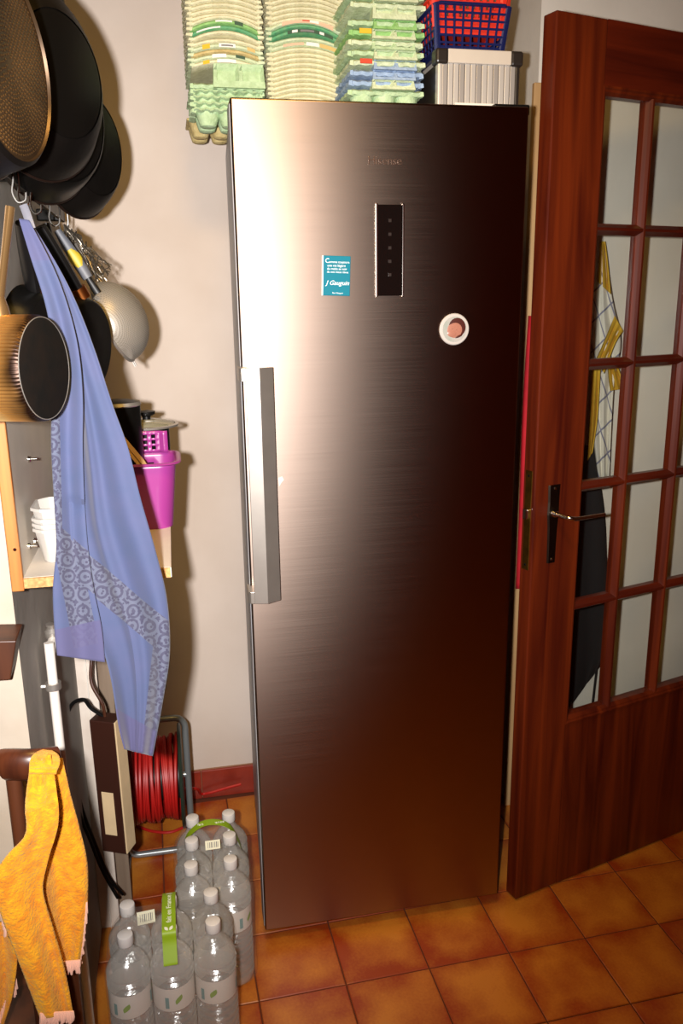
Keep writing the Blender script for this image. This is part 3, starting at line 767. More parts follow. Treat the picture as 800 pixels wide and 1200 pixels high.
# ================================================================== POTS AND PANS ON THE LEFT
def lookn(px, py, Y, deg):
    """horizontal normal turned `deg` from the line of sight towards +x"""
    p = at(px, py, Y); v = CAM - p; v.z = 0; v.normalize(); a = math.radians(deg)
    return p, Vector((v.x * math.cos(a) - v.y * math.sin(a), v.x * math.sin(a) + v.y * math.cos(a), 0))
def pan(label, px, py, Y, deg, R, depth, m_out, m_base, hl=.17, tilt=0.0, base_r=.8, dimple=False, name='frying_pan', flare=.012, hook=None, mrim=None, roll=0.0):
    p, n = lookn(px, py, Y, deg)
    n = (n + Vector((0, 0, tilt))).normalized()
    e = tag(empty(name, mw=frame_z(p, n) @ Matrix.Rotation(roll, 4, 'Z')), label, 'pan', 'hanging pans')
    b0 = R * base_r; t = .003
    # local z points out of the pan's underside; the bowl opens towards -z
    prof = [(b0 * .98, 0.0), (b0 + .004, -.004), (b0 + (R - b0) * .55, -depth * .45), (R - .002, -depth * .9), (R, -depth), (R - t, -depth), (b0, -.006), (0, -.005)]
    obj('pan_body', lathe(prof, 56), m_out, e)
    if dimple:
        bm = bmesh.new(); lathe([(0, -.003), (b0 * .97, -.003), (b0 * .985, 0.0005)], 48, bm=bm)
        obj('pan_base', bm, m_base, e)
        bm = bmesh.new(); k = 0
        for ring in range(2, 22):
            rr = b0 * .96 * ring / 22; cnt = int(2 * math.pi * rr / .0062)
            for q in range(cnt):
                a = 2 * math.pi * (q + .5 * (ring % 2)) / cnt; c = Vector((rr * math.cos(a), rr * math.sin(a), -.003)); s = .0017
                tp = bm.verts.new(c + Vector((0, 0, .0016))); vv = [bm.verts.new(c + Vector((s * math.cos(x), s * math.sin(x), 0))) for x in (0, 1.57, 3.14, 4.71)]
                for z_ in range(4): bm.faces.new((vv[z_], vv[(z_ + 1) % 4], tp))
        o = obj('dimple_pattern', bm, m_base, e); o['kind'] = 'stuff'
    else:
        obj('pan_base', lathe([(0, .0012), (b0 * .9, .0012), (b0 * .93, .0), (b0 * .96, -.0005)], 48), m_base, e)
    obj('rim', tube([(R * math.cos(2 * math.pi * k / 56), R * math.sin(2 * math.pi * k / 56), -depth) for k in range(56)], .0022, 6, closed=True), mrim or M_panrim, e)
    hd = obj('handle', tube(smooth_path([(R - .004, 0, -depth * .9), (R + .03, 0, -depth * .9 - .006), (R + hl * .6, 0, -depth * .9 - .012), (R + hl, 0, -depth * .9 - .014)], 6), lambda t_: .0075 + .003 * math.sin(t_ * 3.14), 10, flat=lambda t_: .011 + .003 * math.sin(t_ * 3.0)), M_black, e)
    return e
M_brownbase = mat('brown_dimpled_base', (84, 62, 38), .4, .6, rgb2=(26, 18, 12), vscale=9)
pan('large pan with a dimpled brown base hanging at the upper left edge', 14, 74, -.60, 66, .122, .045, M_blackmatte, M_brownbase, base_r=.86, dimple=True)
pan('big black frying pan hanging in front, beside the dimpled one', 74, 88, -.34, 50, .138, .05, M_blackmatte, M_blackenamel, base_r=.62)
pan('black frying pan partly hidden under the big black one', 70, 124, -.22, 52, .142, .045, M_blackenamel, M_blackmatte, base_r=.8)
pan('small brown-rimmed pan hanging behind, nearest the cream wall', 113, 172, -.06, 57, .118, .045, M_blackmatte, M_blackmatte, base_r=.7)

def build_rail():
    X = -.345
    a = onx(3, 193, X); b_ = onx(74, 255, X)
    a = Vector((X, a.y - .25, (a.z + b_.z) / 2)); b_ = Vector((X, b_.y, a.z))
    e = tag(empty('hook_rail', (X, b_.y, a.z)), 'black hanging rail with hooks under the big pans', 'rail')
    obj('bar', B(-.004, .004, a.y - b_.y, 0, -.013, .013), M_black, e, smooth=False, bevel=.002)
    for y in (-.02, YC + .06 - b_.y):
        obj('bracket', B(XL - X, -.002, y - .01, y + .01, -.012, .012), M_black, e, smooth=False, bevel=.002)
    # the overhead pot rack, above the picture
    r = tag(empty('pot_rack', (XL, -.3, 2.26)), 'black bar on the left wall that carries the big pans', 'rack')
    obj('bar', tube([(.075, -.45, 0), (.075, .35, 0)], .008, 10), M_black, r)
    for y in (-.1, .3): obj('bracket', tube([(0, y, 0), (.075, y, 0)], .006, 8), M_black, r)
    return a.z, X, b_.y
RZ, RX, RYE = build_rail()
def hook(y, twist, which):
    h = obj('steel_hook', tube(smooth_path([(-.006, 0, -.004), (-.009, 0, .012), (0, 0, .018), (.008, 0, .012), (.009, 0, -.012), (.006, 0, -.03), (.012, 0, -.043), (.022, 0, -.04), (.024, 0, -.03)], 5), .0017, 6), M_chrome,
            mw=Matrix.Translation((RX, y, RZ)) @ Matrix.Rotation(twist, 4, 'Z'))
    tag(h, '%s bent steel hook from the left on the black rail' % which, 'hook', 'steel hooks on the rail'); return h
for k_, (px_, tw) in enumerate(((6, .2), (14, -.5), (27, -.3), (48, .2), (60, -.2), (69, .1))):
    hook(onx(px_, 200, RX).y, tw, ORD[k_ + 1])

def build_saucepan():
    p, n = lookn(53, 432, -.62, 62)
    e = tag(empty('saucepan', mw=frame_z(p, n)), 'fluted copper-coloured saucepan with a burnt black base and long handle', 'saucepan')
    R = .0635
    m, nt, b = newmat('scorched_copper')
    tc = nt.nodes.new('ShaderNodeTexCoord'); sp = nt.nodes.new('ShaderNodeSeparateXYZ'); nt.links.new(tc.outputs['Object'], sp.inputs[0])
    ns = nt.nodes.new('ShaderNodeTexNoise'); ns.inputs['Scale'].default_value = 26; nt.links.new(tc.outputs['Object'], ns.inputs['Vector'])
    ma = nt.nodes.new('ShaderNodeMath'); ma.operation = 'MULTIPLY_ADD'; ma.inputs[1].default_value = .03; nt.links.new(ns.outputs['Fac'], ma.inputs[0]); nt.links.new(sp.outputs['Z'], ma.inputs[2])
    mr = nt.nodes.new('ShaderNodeMapRange'); mr.inputs['From Min'].default_value = -.055; mr.inputs['From Max'].default_value = .012; nt.links.new(ma.outputs[0], mr.inputs['Value'])
    r = nt.nodes.new('ShaderNodeValToRGB'); el = r.color_ramp.elements
    el[0].position = .1; el[0].color = (*lin((236, 206, 140)), 1); el[1].position = .95; el[1].color = (*lin((38, 22, 12)), 1)
    k = el.new(.5); k.color = (*lin((186, 134, 70)), 1)
    nt.links.new(mr.outputs[0], r.inputs['Fac']); nt.links.new(r.outputs['Color'], b.inputs['Base Color'])
    b.inputs['Metallic'].default_value = .75; b.inputs['Roughness'].default_value = .38
    fl_ = lambda a, r_, z: .0005 * math.cos(84 * a) if -.07 < z < -.004 else 0
    prof = [(R * .95, 0), (R, -.005)] + [(R + .0004, -.005 - .0088 * i) for i in range(1, 8)] + [(R + .002, -.078), (R - .001, -.078), (R - .004, -.01), (0, -.008)]
    obj('pan_body', lathe(prof, 336, mod=fl_), m, e)
    obj('burnt_base', lathe([(0, .0015), (R * .9, .0015), (R * .955, .0)], 64), mat('burnt_base', (6, 5, 4), .85, spec=.12, rgb2=(16, 9, 5), vscale=30, bump=.3), e)
    obj('base_ring', tube([(R * .965 * math.cos(2 * math.pi * q / 64), R * .965 * math.sin(2 * math.pi * q / 64), .0) for q in range(64)], .0006, 6, closed=True), M_satin, e)
    M_goldh = mat('brass_handle', (196, 156, 104), .26, .9)
    mi = e.matrix_basis.inverted()
    top = mi @ at(12, 242, -.60)
    h = obj('handle', tube(smooth_path([(R + .001, 0, -.052), (R + .012, 0, -.05), Vector((R + .012, 0, -.05)).lerp(top, .5), top], 6), lambda t: .0052 - .001 * math.sin(t * 3.14), 10, flat=lambda t: .0062), M_goldh, e)
    obj('handle_socket', lathe([(0, 0), (.0135, 0), (.011, .012), (.007, .024), (0, .026)], 20), M_goldh, h, mw=frame_z((R - .002, 0, -.052), (1, 0, .05), (0, 1, 0)))
build_saucepan()

def hung_pan(label, hx, hy, hY, ring, bodyc, Y, R, depth, deg, tilt):
    """skillet hung by a long black handle with a copper ferrule"""
    p, n = lookn(bodyc[0], bodyc[1], Y, deg)
    n = (n + Vector((0, 0, tilt))).normalized()
    e = tag(empty('skillet', mw=frame_z(p, n)), label, 'pan', 'black skillets hanging on the rail')
    b0 = R * .85
    obj('pan_body', lathe([(0, .0), (b0 * .97, .0), (b0 + .003, -.004), (R, -depth), (R - .003, -depth), (b0 - .003, -.006), (0, -.004)], 48), M_blackenamel, e)
    mi = e.matrix_basis.inverted()
    rg = mi @ at(*ring, Y - .0); tp = mi @ at(hx, hy, hY)
    st = rg + (Vector((R * .97, 0, -depth * .7)) - rg) * 1.0
    hd = obj('handle', tube(smooth_path([st, rg, rg.lerp(tp, .35), rg.lerp(tp, .7), tp], 6), lambda t: .006 + .004 * math.sin(t * 2.6), 10, flat=lambda t: .008 + .006 * math.sin(t * 2.6)), M_black, e)
    d_ = (tp - rg).normalized()
    obj('ferrule', lathe([(.0095, -.009), (.0142, -.009), (.0142, .009), (.0095, .009)], 20), M_copper, hd, mw=frame_z(rg, d_, (0, 1, 0)))
    return e
hung_pan('black skillet with a copper ferrule hanging right of the blue towel', 47, 265, -.30, (93, 344), (106, 410), -.27, .089, .035, 62, -.12)
hung_pan('black skillet with a copper ferrule hanging left of the blue towel', 26, 262, -.50, (40, 346), (56, 400), -.44, .075, .035, 66, -.1)
def black_handle():
    e = tag(empty('ladle', at(56, 262, -.2)), 'black-handled ladle hanging beside the grey and yellow peeler', 'ladle', )
    o = obj('handle', tube(smooth_path([at(54, 262, -.2), at(62, 290, -.2), at(74, 320, -.2), at(86, 350, -.2)], 6), .006, 10, flat=.011), M_black); o.parent = e; o.matrix_parent_inverse = e.matrix_basis.inverted()
    m = frame_z(at(98, 372, -.17), Vector((.8, -.5, .2)))
    c = obj('bowl', lathe([(0, 0), (.02, -.004), (.032, -.014), (.036, -.026), (.034, -.026), (.029, -.012), (0, -.002)], 24), M_black, mw=m); c.parent = e; c.matrix_parent_inverse = e.matrix_basis.inverted()
black_handle()

def keep(o, e):
    o.parent = e; o.matrix_parent_inverse = e.matrix_basis.inverted(); return o
def build_utensils():
    M_greyg = mat('grey_rubber_grip', (84, 86, 92), .5); M_yelg = mat('yellow_rubber_grip', (170, 150, 40), .5)
    Y = -.12
    e = tag(empty('peeler', at(66, 266, Y)), 'kitchen peeler with a grey and yellow grip hanging on the rail', 'peeler')
    p0, p1 = at(67, 270, Y), at(103, 326, Y); d = (p1 - p0).normalized()
    rad = lambda t: .0045 + .0058 * math.sin(min(1, t * .9 + .12) * 2.3)
    keep(obj('grip', tube([p0.lerp(p1, t / 14) for t in range(15)], rad, 12, flat=lambda t: .0055), M_greyg), e)
    keep(obj('grip_band', tube([p0.lerp(p1, .40 + .36 * t / 8) for t in range(9)], lambda t: rad(.4 + .36 * t) * (.75 + .32 * math.sin(t * 3.1416)), 12, flat=.0064), M_yelg), e)
    keep(obj('peeler_head', tube([p1, p1 + d * .012, p1 + d * .03], lambda t: .005 + .002 * t, 8, flat=.0018, flatdir=(1, 0, 0)), M_black), e)
    # bunch of wire mesh
    M_wire = mat('dull_wire', (128, 120, 108), .35, .9)
    w = tag(empty('wire_steamer', at(74, 262, -.02)), 'folded wire mesh bunch hanging at the end of the rail', 'steamer')
    rnd = random.Random(3); A = at(75, 263, -.02)
    for k in range(30):
        t = k / 29; E_ = at(106 + 25 * t, 335 - 25 * t + 18 * math.sin(t * 3.1), -.02 - .03 * math.sin(k * 1.7))
        pts = [A.lerp(E_, s / 7) + Vector((rnd.uniform(-1, 1), rnd.uniform(-1, 1), rnd.uniform(-1, 1))) * .006 * (s > 0) * (s < 7) for s in range(8)]
        keep(obj('wire', tube(smooth_path(pts, 3), .0011, 5), M_wire), w)
    for k in range(9):
        s = .18 + k * .1; a = A.lerp(at(107, 336, -.04), s); b_ = A.lerp(at(130, 312, -.0), s)
        pts = [a.lerp(b_, q / 8) + Vector((0, -.012 * math.sin(q * 2.2 + k), .006 * math.sin(q * 2.9 + k))) for q in range(9)]
        keep(obj('cross_wire', tube(smooth_path(pts, 3), .0012, 5), M_wire), w)
    # sieve
    Ys = -.05; c = at(133, 378, Ys); a = at(110, 333, Ys); R = (at(156, 423, Ys) - a).length / 2
    ax = (at(156, 423, Ys) - a).normalized(); bdir = Vector((ax.z * -1, -.16, ax.x)).normalized()
    if bdir.x < 0: bdir = -bdir
    m, nt, b = newmat('fine_steel_mesh')
    tc = nt.nodes.new('ShaderNodeTexCoord'); vo = nt.nodes.new('ShaderNodeTexBrick'); vo.offset = 0
    mp = nt.nodes.new('ShaderNodeMapping'); mp.inputs['Scale'].default_value = (420, 420, 420); nt.links.new(tc.outputs['Object'], mp.inputs[0]); nt.links.new(mp.outputs[0], vo.inputs[0])
    vo.inputs['Scale'].default_value = 1; vo.inputs['Brick Width'].default_value = 1; vo.inputs['Row Height'].default_value = 1; vo.inputs['Mortar Size'].default_value = .2
    mrn = nt.nodes.new('ShaderNodeMapRange'); mrn.inputs['To Min'].default_value = .55; mrn.inputs['To Max'].default_value = 1.0
    nt.links.new(vo.outputs['Fac'], mrn.inputs['Value']); nt.links.new(mrn.outputs[0], b.inputs['Alpha'])
    b.inputs['Base Color'].default_value = (*lin((150, 144, 134)), 1); b.inputs['Metallic'].default_value = .4; b.inputs['Roughness'].default_value = .45
    s = tag(empty('sieve', mw=frame_z(c, bdir, ax)), 'round wire mesh sieve casting a shadow on the cream wall', 'sieve')
    obj('mesh_bowl', lathe([(R * math.cos(t * math.pi / 20), R * .8 * math.sin(t * math.pi / 20)) for t in range(11)], 40), m, s)
    obj('rim', tube([(R * math.cos(2 * math.pi * k / 48), R * math.sin(2 * math.pi * k / 48), 0) for k in range(48)], .0028, 8, closed=True), M_satin, s)
    obj('handle', tube([(-R, .004, 0), (-R - .03, .004, .002), (-R - .075, 0, .004)], .0028, 8, flat=.006), M_satin, s)
    for y in (-.006, .006): obj('rest_hook', tube([(R, y, 0), (R + .012, y, 0)], .0015, 6), M_satin, s)
build_utensils()

# ================================================================== BLUE TOWEL
def build_blue_towel():
  mats = []
  for which in (0, 1):
    m, nt, b = newmat('blue_jacquard_linen'); mats.append(m)
    uv = nt.nodes.new('ShaderNodeUVMap'); mp = nt.nodes.new('ShaderNodeMapping'); mp.inputs['Scale'].default_value = (800, 1200, 1)
    nt.links.new(uv.outputs[0], mp.inputs[0]); sp = nt.nodes.new('ShaderNodeSeparateXYZ'); nt.links.new(mp.outputs[0], sp.inputs[0])
    def math_(op, a, b_=None, c=None):
        n = nt.nodes.new('ShaderNodeMath'); n.operation = op
        for i, v in enumerate((a, b_, c)):
            if v is None: continue
            if isinstance(v, (int, float)): n.inputs[i].default_value = v
            else: nt.links.new(v, n.inputs[i])
        return n.outputs[0]
    def band(x0, y0, x1, y1, half, lo=None, hi=None):
        dx, dy = x1 - x0, y1 - y0; L = math.hypot(dx, dy); nx, ny = -dy / L, dx / L
        d = math_('ADD', math_('MULTIPLY', sp.outputs['X'], nx), math_('MULTIPLY_ADD', sp.outputs['Y'], ny, -(x0 * nx + y0 * ny)))
        t = math_('ADD', math_('MULTIPLY', sp.outputs['X'], dx / L), math_('MULTIPLY_ADD', sp.outputs['Y'], dy / L, -(x0 * dx + y0 * dy) / L))
        a = math_('LESS_THAN', math_('ABSOLUTE', d), half)
        a = math_('MULTIPLY', a, math_('GREATER_THAN', t, -half)); return math_('MULTIPLY', a, math_('LESS_THAN', t, L + half))
    bands = [band(66, 640, 200, 752, 17), band(190, 765, 178, 870, 11)] if which == 0 else [band(64, 634, 108, 672, 17), band(82, 660, 98, 742, 15), band(63, 470, 67, 640, 6)]
    mask = bands[0]
    for x in bands[1:]: mask = math_('MAXIMUM', mask, x)
    vo = nt.nodes.new('ShaderNodeTexVoronoi'); vo.inputs['Scale'].default_value = .052; vo.inputs['Randomness'].default_value = .25; nt.links.new(mp.outputs[0], vo.inputs['Vector'])
    rings = math_('GREATER_THAN', math_('SINE', math_('MULTIPLY', vo.outputs['Distance'], 21)), .15)
    v2 = nt.nodes.new('ShaderNodeTexVoronoi'); v2.inputs['Scale'].default_value = .24; nt.links.new(mp.outputs[0], v2.inputs['Vector'])
    dots = math_('LESS_THAN', v2.outputs['Distance'], .36)
    pat = math_('MULTIPLY', math_('MAXIMUM', math_('MULTIPLY', rings, .9), dots), mask)
    # damask weave over the whole cloth
    n = nt.nodes.new('ShaderNodeTexNoise'); n.inputs['Scale'].default_value = .03; n.inputs['Detail'].default_value = 5; nt.links.new(mp.outputs[0], n.inputs['Vector'])
    base = nt.nodes.new('ShaderNodeMix'); base.data_type = 'RGBA'
    base.inputs[6].default_value = (*lin((50, 66, 98)), 1); base.inputs[7].default_value = (*lin((68, 72, 106)), 1); nt.links.new(n.outputs['Fac'], base.inputs[0])
    bandc = nt.nodes.new('ShaderNodeMix'); bandc.data_type = 'RGBA'; nt.links.new(mask, bandc.inputs[0]); nt.links.new(base.outputs[2], bandc.inputs[6]); bandc.inputs[7].default_value = (*lin((76, 81, 100)), 1)
    col = nt.nodes.new('ShaderNodeMix'); col.data_type = 'RGBA'; nt.links.new(pat, col.inputs[0]); nt.links.new(bandc.outputs[2], col.inputs[6]); col.inputs[7].default_value = (*lin((52, 52, 74)), 1)
    # grey-violet hem ends
    e1 = math_('GREATER_THAN', math_('MULTIPLY_ADD', sp.outputs['X'], .22, sp.outputs['Y']), 752)
    e2 = math_('GREATER_THAN', math_('MULTIPLY_ADD', sp.outputs['X'], -.55, sp.outputs['Y']), 756)
    e3 = math_('LESS_THAN', sp.outputs['Y'], 305)
    ends = math_('MINIMUM', math_('ADD', (e2, e1)[which], math_('MULTIPLY', e3, .6)), 1)
    fin = nt.nodes.new('ShaderNodeMix'); fin.data_type = 'RGBA'; nt.links.new(math_('MULTIPLY', ends, .85), fin.inputs[0]); nt.links.new(col.outputs[2], fin.inputs[6]); fin.inputs[7].default_value = (*lin((66, 64, 98)), 1)
    nt.links.new(fin.outputs[2], b.inputs['Base Color']); b.inputs['Roughness'].default_value = .85
    b.inputs['Sheen Weight'].default_value = .15
  if True:
    e = tag(empty('blue_towel', at(30, 245, -.5)), 'blue linen kitchen towel with patterned border hanging from a hook', 'towel')
    def d_main(u, v):
        k = min(1, v * 2.2)
        
        cr = math.exp(-((u - .32 - .1 * v) / .05) ** 2) * k * (1 - .5 * v)
        return -.505 - .012 * math.sin(u * 6.0 + .8 + v * 1.5) * k - .006 * math.sin(u * 13 - v * 4) * k - .02 * v + .028 * u * (1 - v) + .009 * cr
    L = [(24, 262), (38, 300), (58, 362), (72, 420), (78, 480), (80, 560), (84, 640), (104, 715), (122, 765), (131, 800), (139, 850), (146, 878)]
    R_ = [(34, 258), (64, 305), (88, 352), (110, 408), (131, 472), (150, 525), (165, 585), (182, 645), (195, 700), (199, 762), (192, 815), (179, 886)]
    o = obj('front_fold', sheet(L, R_, d_main, 40, 120), mats[0])
    sd = o.modifiers.new('solid', 'SOLIDIFY'); sd.thickness = .0016; sd.offset = 0; keep(o, e)
    def d_side(u, v): return -.524 - .006 * math.sin(u * 7 + 1) * min(1, v * 3) - .018 * v + .012 * (1 - v) + (.01 * u if v > .6 else 0)
    L2 = [(22, 256), (36, 302), (52, 352), (61, 400), (61, 460), (60, 520), (63, 580), (66, 640), (62, 690), (64, 740), (67, 768)]
    R2 = [(34, 258), (62, 312), (80, 360), (92, 410), (97, 465), (97, 525), (99, 585), (103, 640), (110, 690), (119, 735), (123, 776)]
    o = obj('side_fold', sheet(L2, R2, d_side, 26, 90), mats[1])
    sd = o.modifiers.new('solid', 'SOLIDIFY'); sd.thickness = .0016; sd.offset = 0; keep(o, e)
    lp = obj('hanging_loop', tube(smooth_path([at(27, 240, -.497), at(31, 250, -.5), at(37, 268, -.505)], 5), .0052, 8, flat=.0012, flatdir=(1, 0, .3)), mat('silver_tape', (120, 120, 128), .35, .3)); keep(lp, e)
build_blue_towel()

# ================================================================== SHELF AND WHAT STANDS ON IT
def build_shelf():
    Y0, Y1 = -.425, .12
    zf = at(28, 689, Y0).z; xr = at(201, 690, Y0).x
    e = tag(empty('wall_shelf', (XL, Y0, zf)), 'open chipboard wall shelf with an orange wooden edge under the pans', 'shelf')
    ox = XL
    xp = at(28, 689, Y0).x - ox
    obj('side_panel', B(.001, xp, .006, Y1 - Y0, -.004, .31), M_whitelam, e, smooth=False)
    obj('edge_strip', B(.0, xp + .0008, -.004, .006, -.004, .31), M_pine, e, smooth=False, bevel=.0015)
    b = obj('shelf_board', B(xp, xr - ox, .004, Y1 - Y0, -.001, .015), M_whitelam, e, smooth=False)
    obj('chipboard_edge', B(xp, xr - ox, 0, .004, -.001, .0145), M_chip, b, smooth=False)
    obj('board_end', B(xr - ox - .0005, xr - ox + .0015, .002, Y1 - Y0, -.001, .0148), M_whitelam, b, smooth=False)
    for px_, py_ in ((33, 538), (33, 640), (40, 634)):
        p = onx(px_, py_, ox + xp) - Vector((ox, Y0, zf))
        if p.y < Y1 - Y0: obj('bolt', lathe([(0, 0), (.0055, 0), (.005, .003), (.0025, .004), (.0025, .014), (0, .014)], 12), M_chrome, e, mw=frame_z((xp, p.y, p.z), (1, 0, 0)))
    p = at(18, 643, Y0) - Vector((ox, Y0, zf))
    obj('screw', lathe([(0, 0), (.003, 0), (.0025, .0015), (0, .0015)], 10), M_chrome, e, mw=frame_z((p.x, -.004, p.z), (0, -1, 0)))
    return zf + .015
ZS = build_shelf()
def build_tubs():
    m = mat('translucent_white_tub', (176, 172, 166), .35)
    c = onz(48, 662, ZS); cx, cy = c.x + .036, c.y + .036
    def sq(r, z, k=.35):
        pts = []
        for q in range(4):
            for t in (-1, 0, 1):
                a = math.pi / 4 + q * math.pi / 2 + t * .22
                pts.append((r * 1.28 * math.cos(a) * (1 if t else 1.0), r * 1.28 * math.sin(a), z))
        return pts
    bm = bmesh.new()
    ring_strip(bm, [sq(.029, 0), sq(.031, .004), sq(.038, .052), sq(.041, .053), sq(.041, .058), sq(.0375, .058), sq(.029, .006)], True, True, True)
    first = None
    labs = ['white square plastic tub standing lowest in its stack on the shelf', 'white plastic tub second from the bottom of the stack', 'white plastic tub third from the bottom of the stack', 'white plastic tub topmost of the stack on the shelf']
    for i in range(4):
        loc = (cx, cy, ZS + .0006 + (.0085 * i if i < 3 else .034))
        if first is None: o = first = obj('plastic_tub', bm, m, loc=loc)
        else: o = share(first, None, loc)
        tag(o, labs[i], 'tub', 'stacked plastic tubs')
build_tubs()
def build_purple_basket():
    M_p = mat('magenta_plastic', (140, 50, 122), .35, Coat_Weight=.2)
    p = onz(190, 621, ZS); Yf = p.y
    xr = at(206, 575, Yf).x; zr = at(180, 545, Yf).z
    w, d = .2, .13; cx = xr - .5 * w + .002; H = zr - ZS
    e = tag(empty('purple_basket', (cx, Yf + d / 2, ZS + .0005)), 'magenta plastic basket with square holes on the wall shelf', 'basket')
    def ringpts(s, grow=0.0, n=8):
        k = .88 + .12 * s; hx, hy, r = w / 2 * k + grow, d / 2 * k + grow, .028
        pts = []
        for q, (sx, sy) in enumerate(((1, -1), (1, 1), (-1, 1), (-1, -1))):
            a0 = -math.pi / 2 + q * math.pi / 2
            for i in range(n + 1):
                a = a0 + math.pi / 2 * i / n
                pts.append((sx * (hx - r) + r * math.cos(a), sy * (hy - r) + r * math.sin(a), H * s))
        return pts
    # shell with real holes on the four flat sides
    bm = bmesh.new(); n = 8; N = 4 * (n + 1)
    levels = [0.0, .06, .14, .24, .28, .38, .42, .52, .56, .66, .70, .80, .84, .94, 1.0]
    def side_pts(s, cols):
        base = ringpts(s); out = []
        for q in range(4):
            a = base[q * (n + 1):(q + 1) * (n + 1)]; out += a
            p0, p1 = Vector(a[-1]), Vector(base[((q + 1) % 4) * (n + 1)])
            for i in range(1, cols): out.append(tuple(p0.lerp(p1, i / cols)))
        return out
    cols = 13
    rings = [[bm.verts.new(p_) for p_ in side_pts(s, cols)] for s in levels]
    per = n + 1 + cols - 1
    for j in range(len(levels) - 1):
        hole_row = (j >= 3 and j % 2 == 1 and j < 13)
        for i in range(4 * per):
            q, k = divmod(i, per)
            c_ = k - n
            flat = 0 <= c_ < cols
            if hole_row and flat and c_ % 2 == 1 and (q != 3 or c_ < 9): continue
            i2 = (i + 1) % (4 * per)
            bm.faces.new((rings[j][i], rings[j][i2], rings[j + 1][i2], rings[j + 1][i]))
    bm.faces.new(rings[0][::-1])
    o = obj('basket_shell', bm, M_p, e); sd = o.modifiers.new('solid', 'SOLIDIFY'); sd.thickness = .0022; sd.offset = 0
    obj('rim', tube([Vector(p_) for p_ in ringpts(1.0, .004)], .0028, 8, closed=True, flat=.0065, flatdir=(0, 0, 1)), M_p, e)
    # raised back of the basket
    bm = bmesh.new(); cc = 23; rows = []
    zt = at(190, 512, Yf + d).z - ZS
    gx = [-w / 2 + .012 + (w - .024) * i / cc for i in range(cc + 1)]; gz = [H, H + .006, H + .013, H + .017, H + .024, H + .028, H + .035, zt if zt > H + .04 else H + .042]
    vv = [[bm.verts.new((x, d / 2 - .002 + (.0 if 1 < i < cc - 1 else -.006), z)) for i, x in enumerate(gx)] for z in gz]
    for j in range(len(gz) - 1):
        for i in range(cc):
            if j in (1, 3, 5) and i in (3, 5, 7, 15, 17, 19): continue
            bm.faces.new((vv[j][i], vv[j][i + 1], vv[j + 1][i + 1], vv[j + 1][i]))
    o = obj('raised_back', bm, M_p, e); sd = o.modifiers.new('solid', 'SOLIDIFY'); sd.thickness = .002; sd.offset = 0
    # wooden sticks leaning inside
    for k, (a, b_) in enumerate((((134, 508), (162, 543)), ((139, 508), (166, 540)))):
        c = obj('wooden_stick', tube([at(a[0], a[1], Yf + .06), at(b_[0], b_[1], Yf + .035), at(b_[0] + 16, b_[1] + 24, Yf + .03)], .0035, 8, flat=.006), M_palewood)
        tag(c, '%s flat wooden stick leaning in the magenta basket' % ('left', 'right')[k], 'stick', 'wooden sticks in the magenta basket')
    return Yf, d, H
YF, DB, HB = build_purple_basket()
def build_pot_with_lid():
    Y = YF + DB + .095
    zl = at(180, 497, Y).z; cx = at(184, 497, Y).x; R = .060; Rp = .044
    e = tag(empty('black_pot', (cx - .02, Y, ZS)), 'black cooking pot standing behind the magenta basket', 'pot')
    hgt = zl - ZS - .004
    obj('pot_body', lathe([(0, .0), (Rp * .93, 0), (Rp * .97, .006), (Rp * .99, hgt), (Rp * .96, hgt), (Rp * .93, .008), (0, .006)], 40), M_blackenamel, e)
    for s in (-1,): obj('side_handle', tube(smooth_path([(s * Rp * .98, -.02, hgt - .02), (s * (Rp + .016), -.014, hgt - .018), (s * (Rp + .016), .014, hgt - .018), (s * Rp * .98, .02, hgt - .02)], 5), .005, 8), M_black, e)
    g = tag(empty('glass_lid', (cx - .02, Y, zl - .0035)), 'glass pot lid with a steel rim and black knob', 'lid')
    mg = mat('smoky_lid_glass', (170, 166, 140), .08, Alpha=.55)
    obj('glass_dome', lathe([(R, .001), (R * .85, .007), (R * .5, .013), (0, .015)], 40), mg, g)
    obj('steel_rim', lathe([(R + .002, 0), (R + .003, .004), (R - .003, .005), (R - .003, 0)], 40), M_satin, g)
    k = obj('knob', lathe([(0, .014), (.008, .014), (.008, .02), (.017, .024), (.018, .03), (0, .033)], 20), M_black, g)
    # second, smaller lid knob block to the left: a black-handled pan resting on edge
    q = tag(empty('black_casserole', (at(142, 500, YF + .1).x, YF + .10, ZS + .0)), 'black casserole with a steel rim at the left of the glass lid', 'pot')
    zt = at(142, 468, YF + .1).z - ZS
    obj('pot_body', lathe([(0, .0035), (.034, .0035), (.037, .008), (.0375, zt - .006), (.0365, zt - .006), (.033, .012), (0, .012)], 32), M_blackenamel, q)
    obj('steel_rim', lathe([(.0375, zt - .012), (.0395, zt - .01), (.0375, zt - .004), (.034, zt - .006)], 32), M_satin, q)
    obj('pot_lid', lathe([(0, zt), (.02, zt - .0005), (.034, zt - .005)], 32), M_blackenamel, q)
build_pot_with_lid()

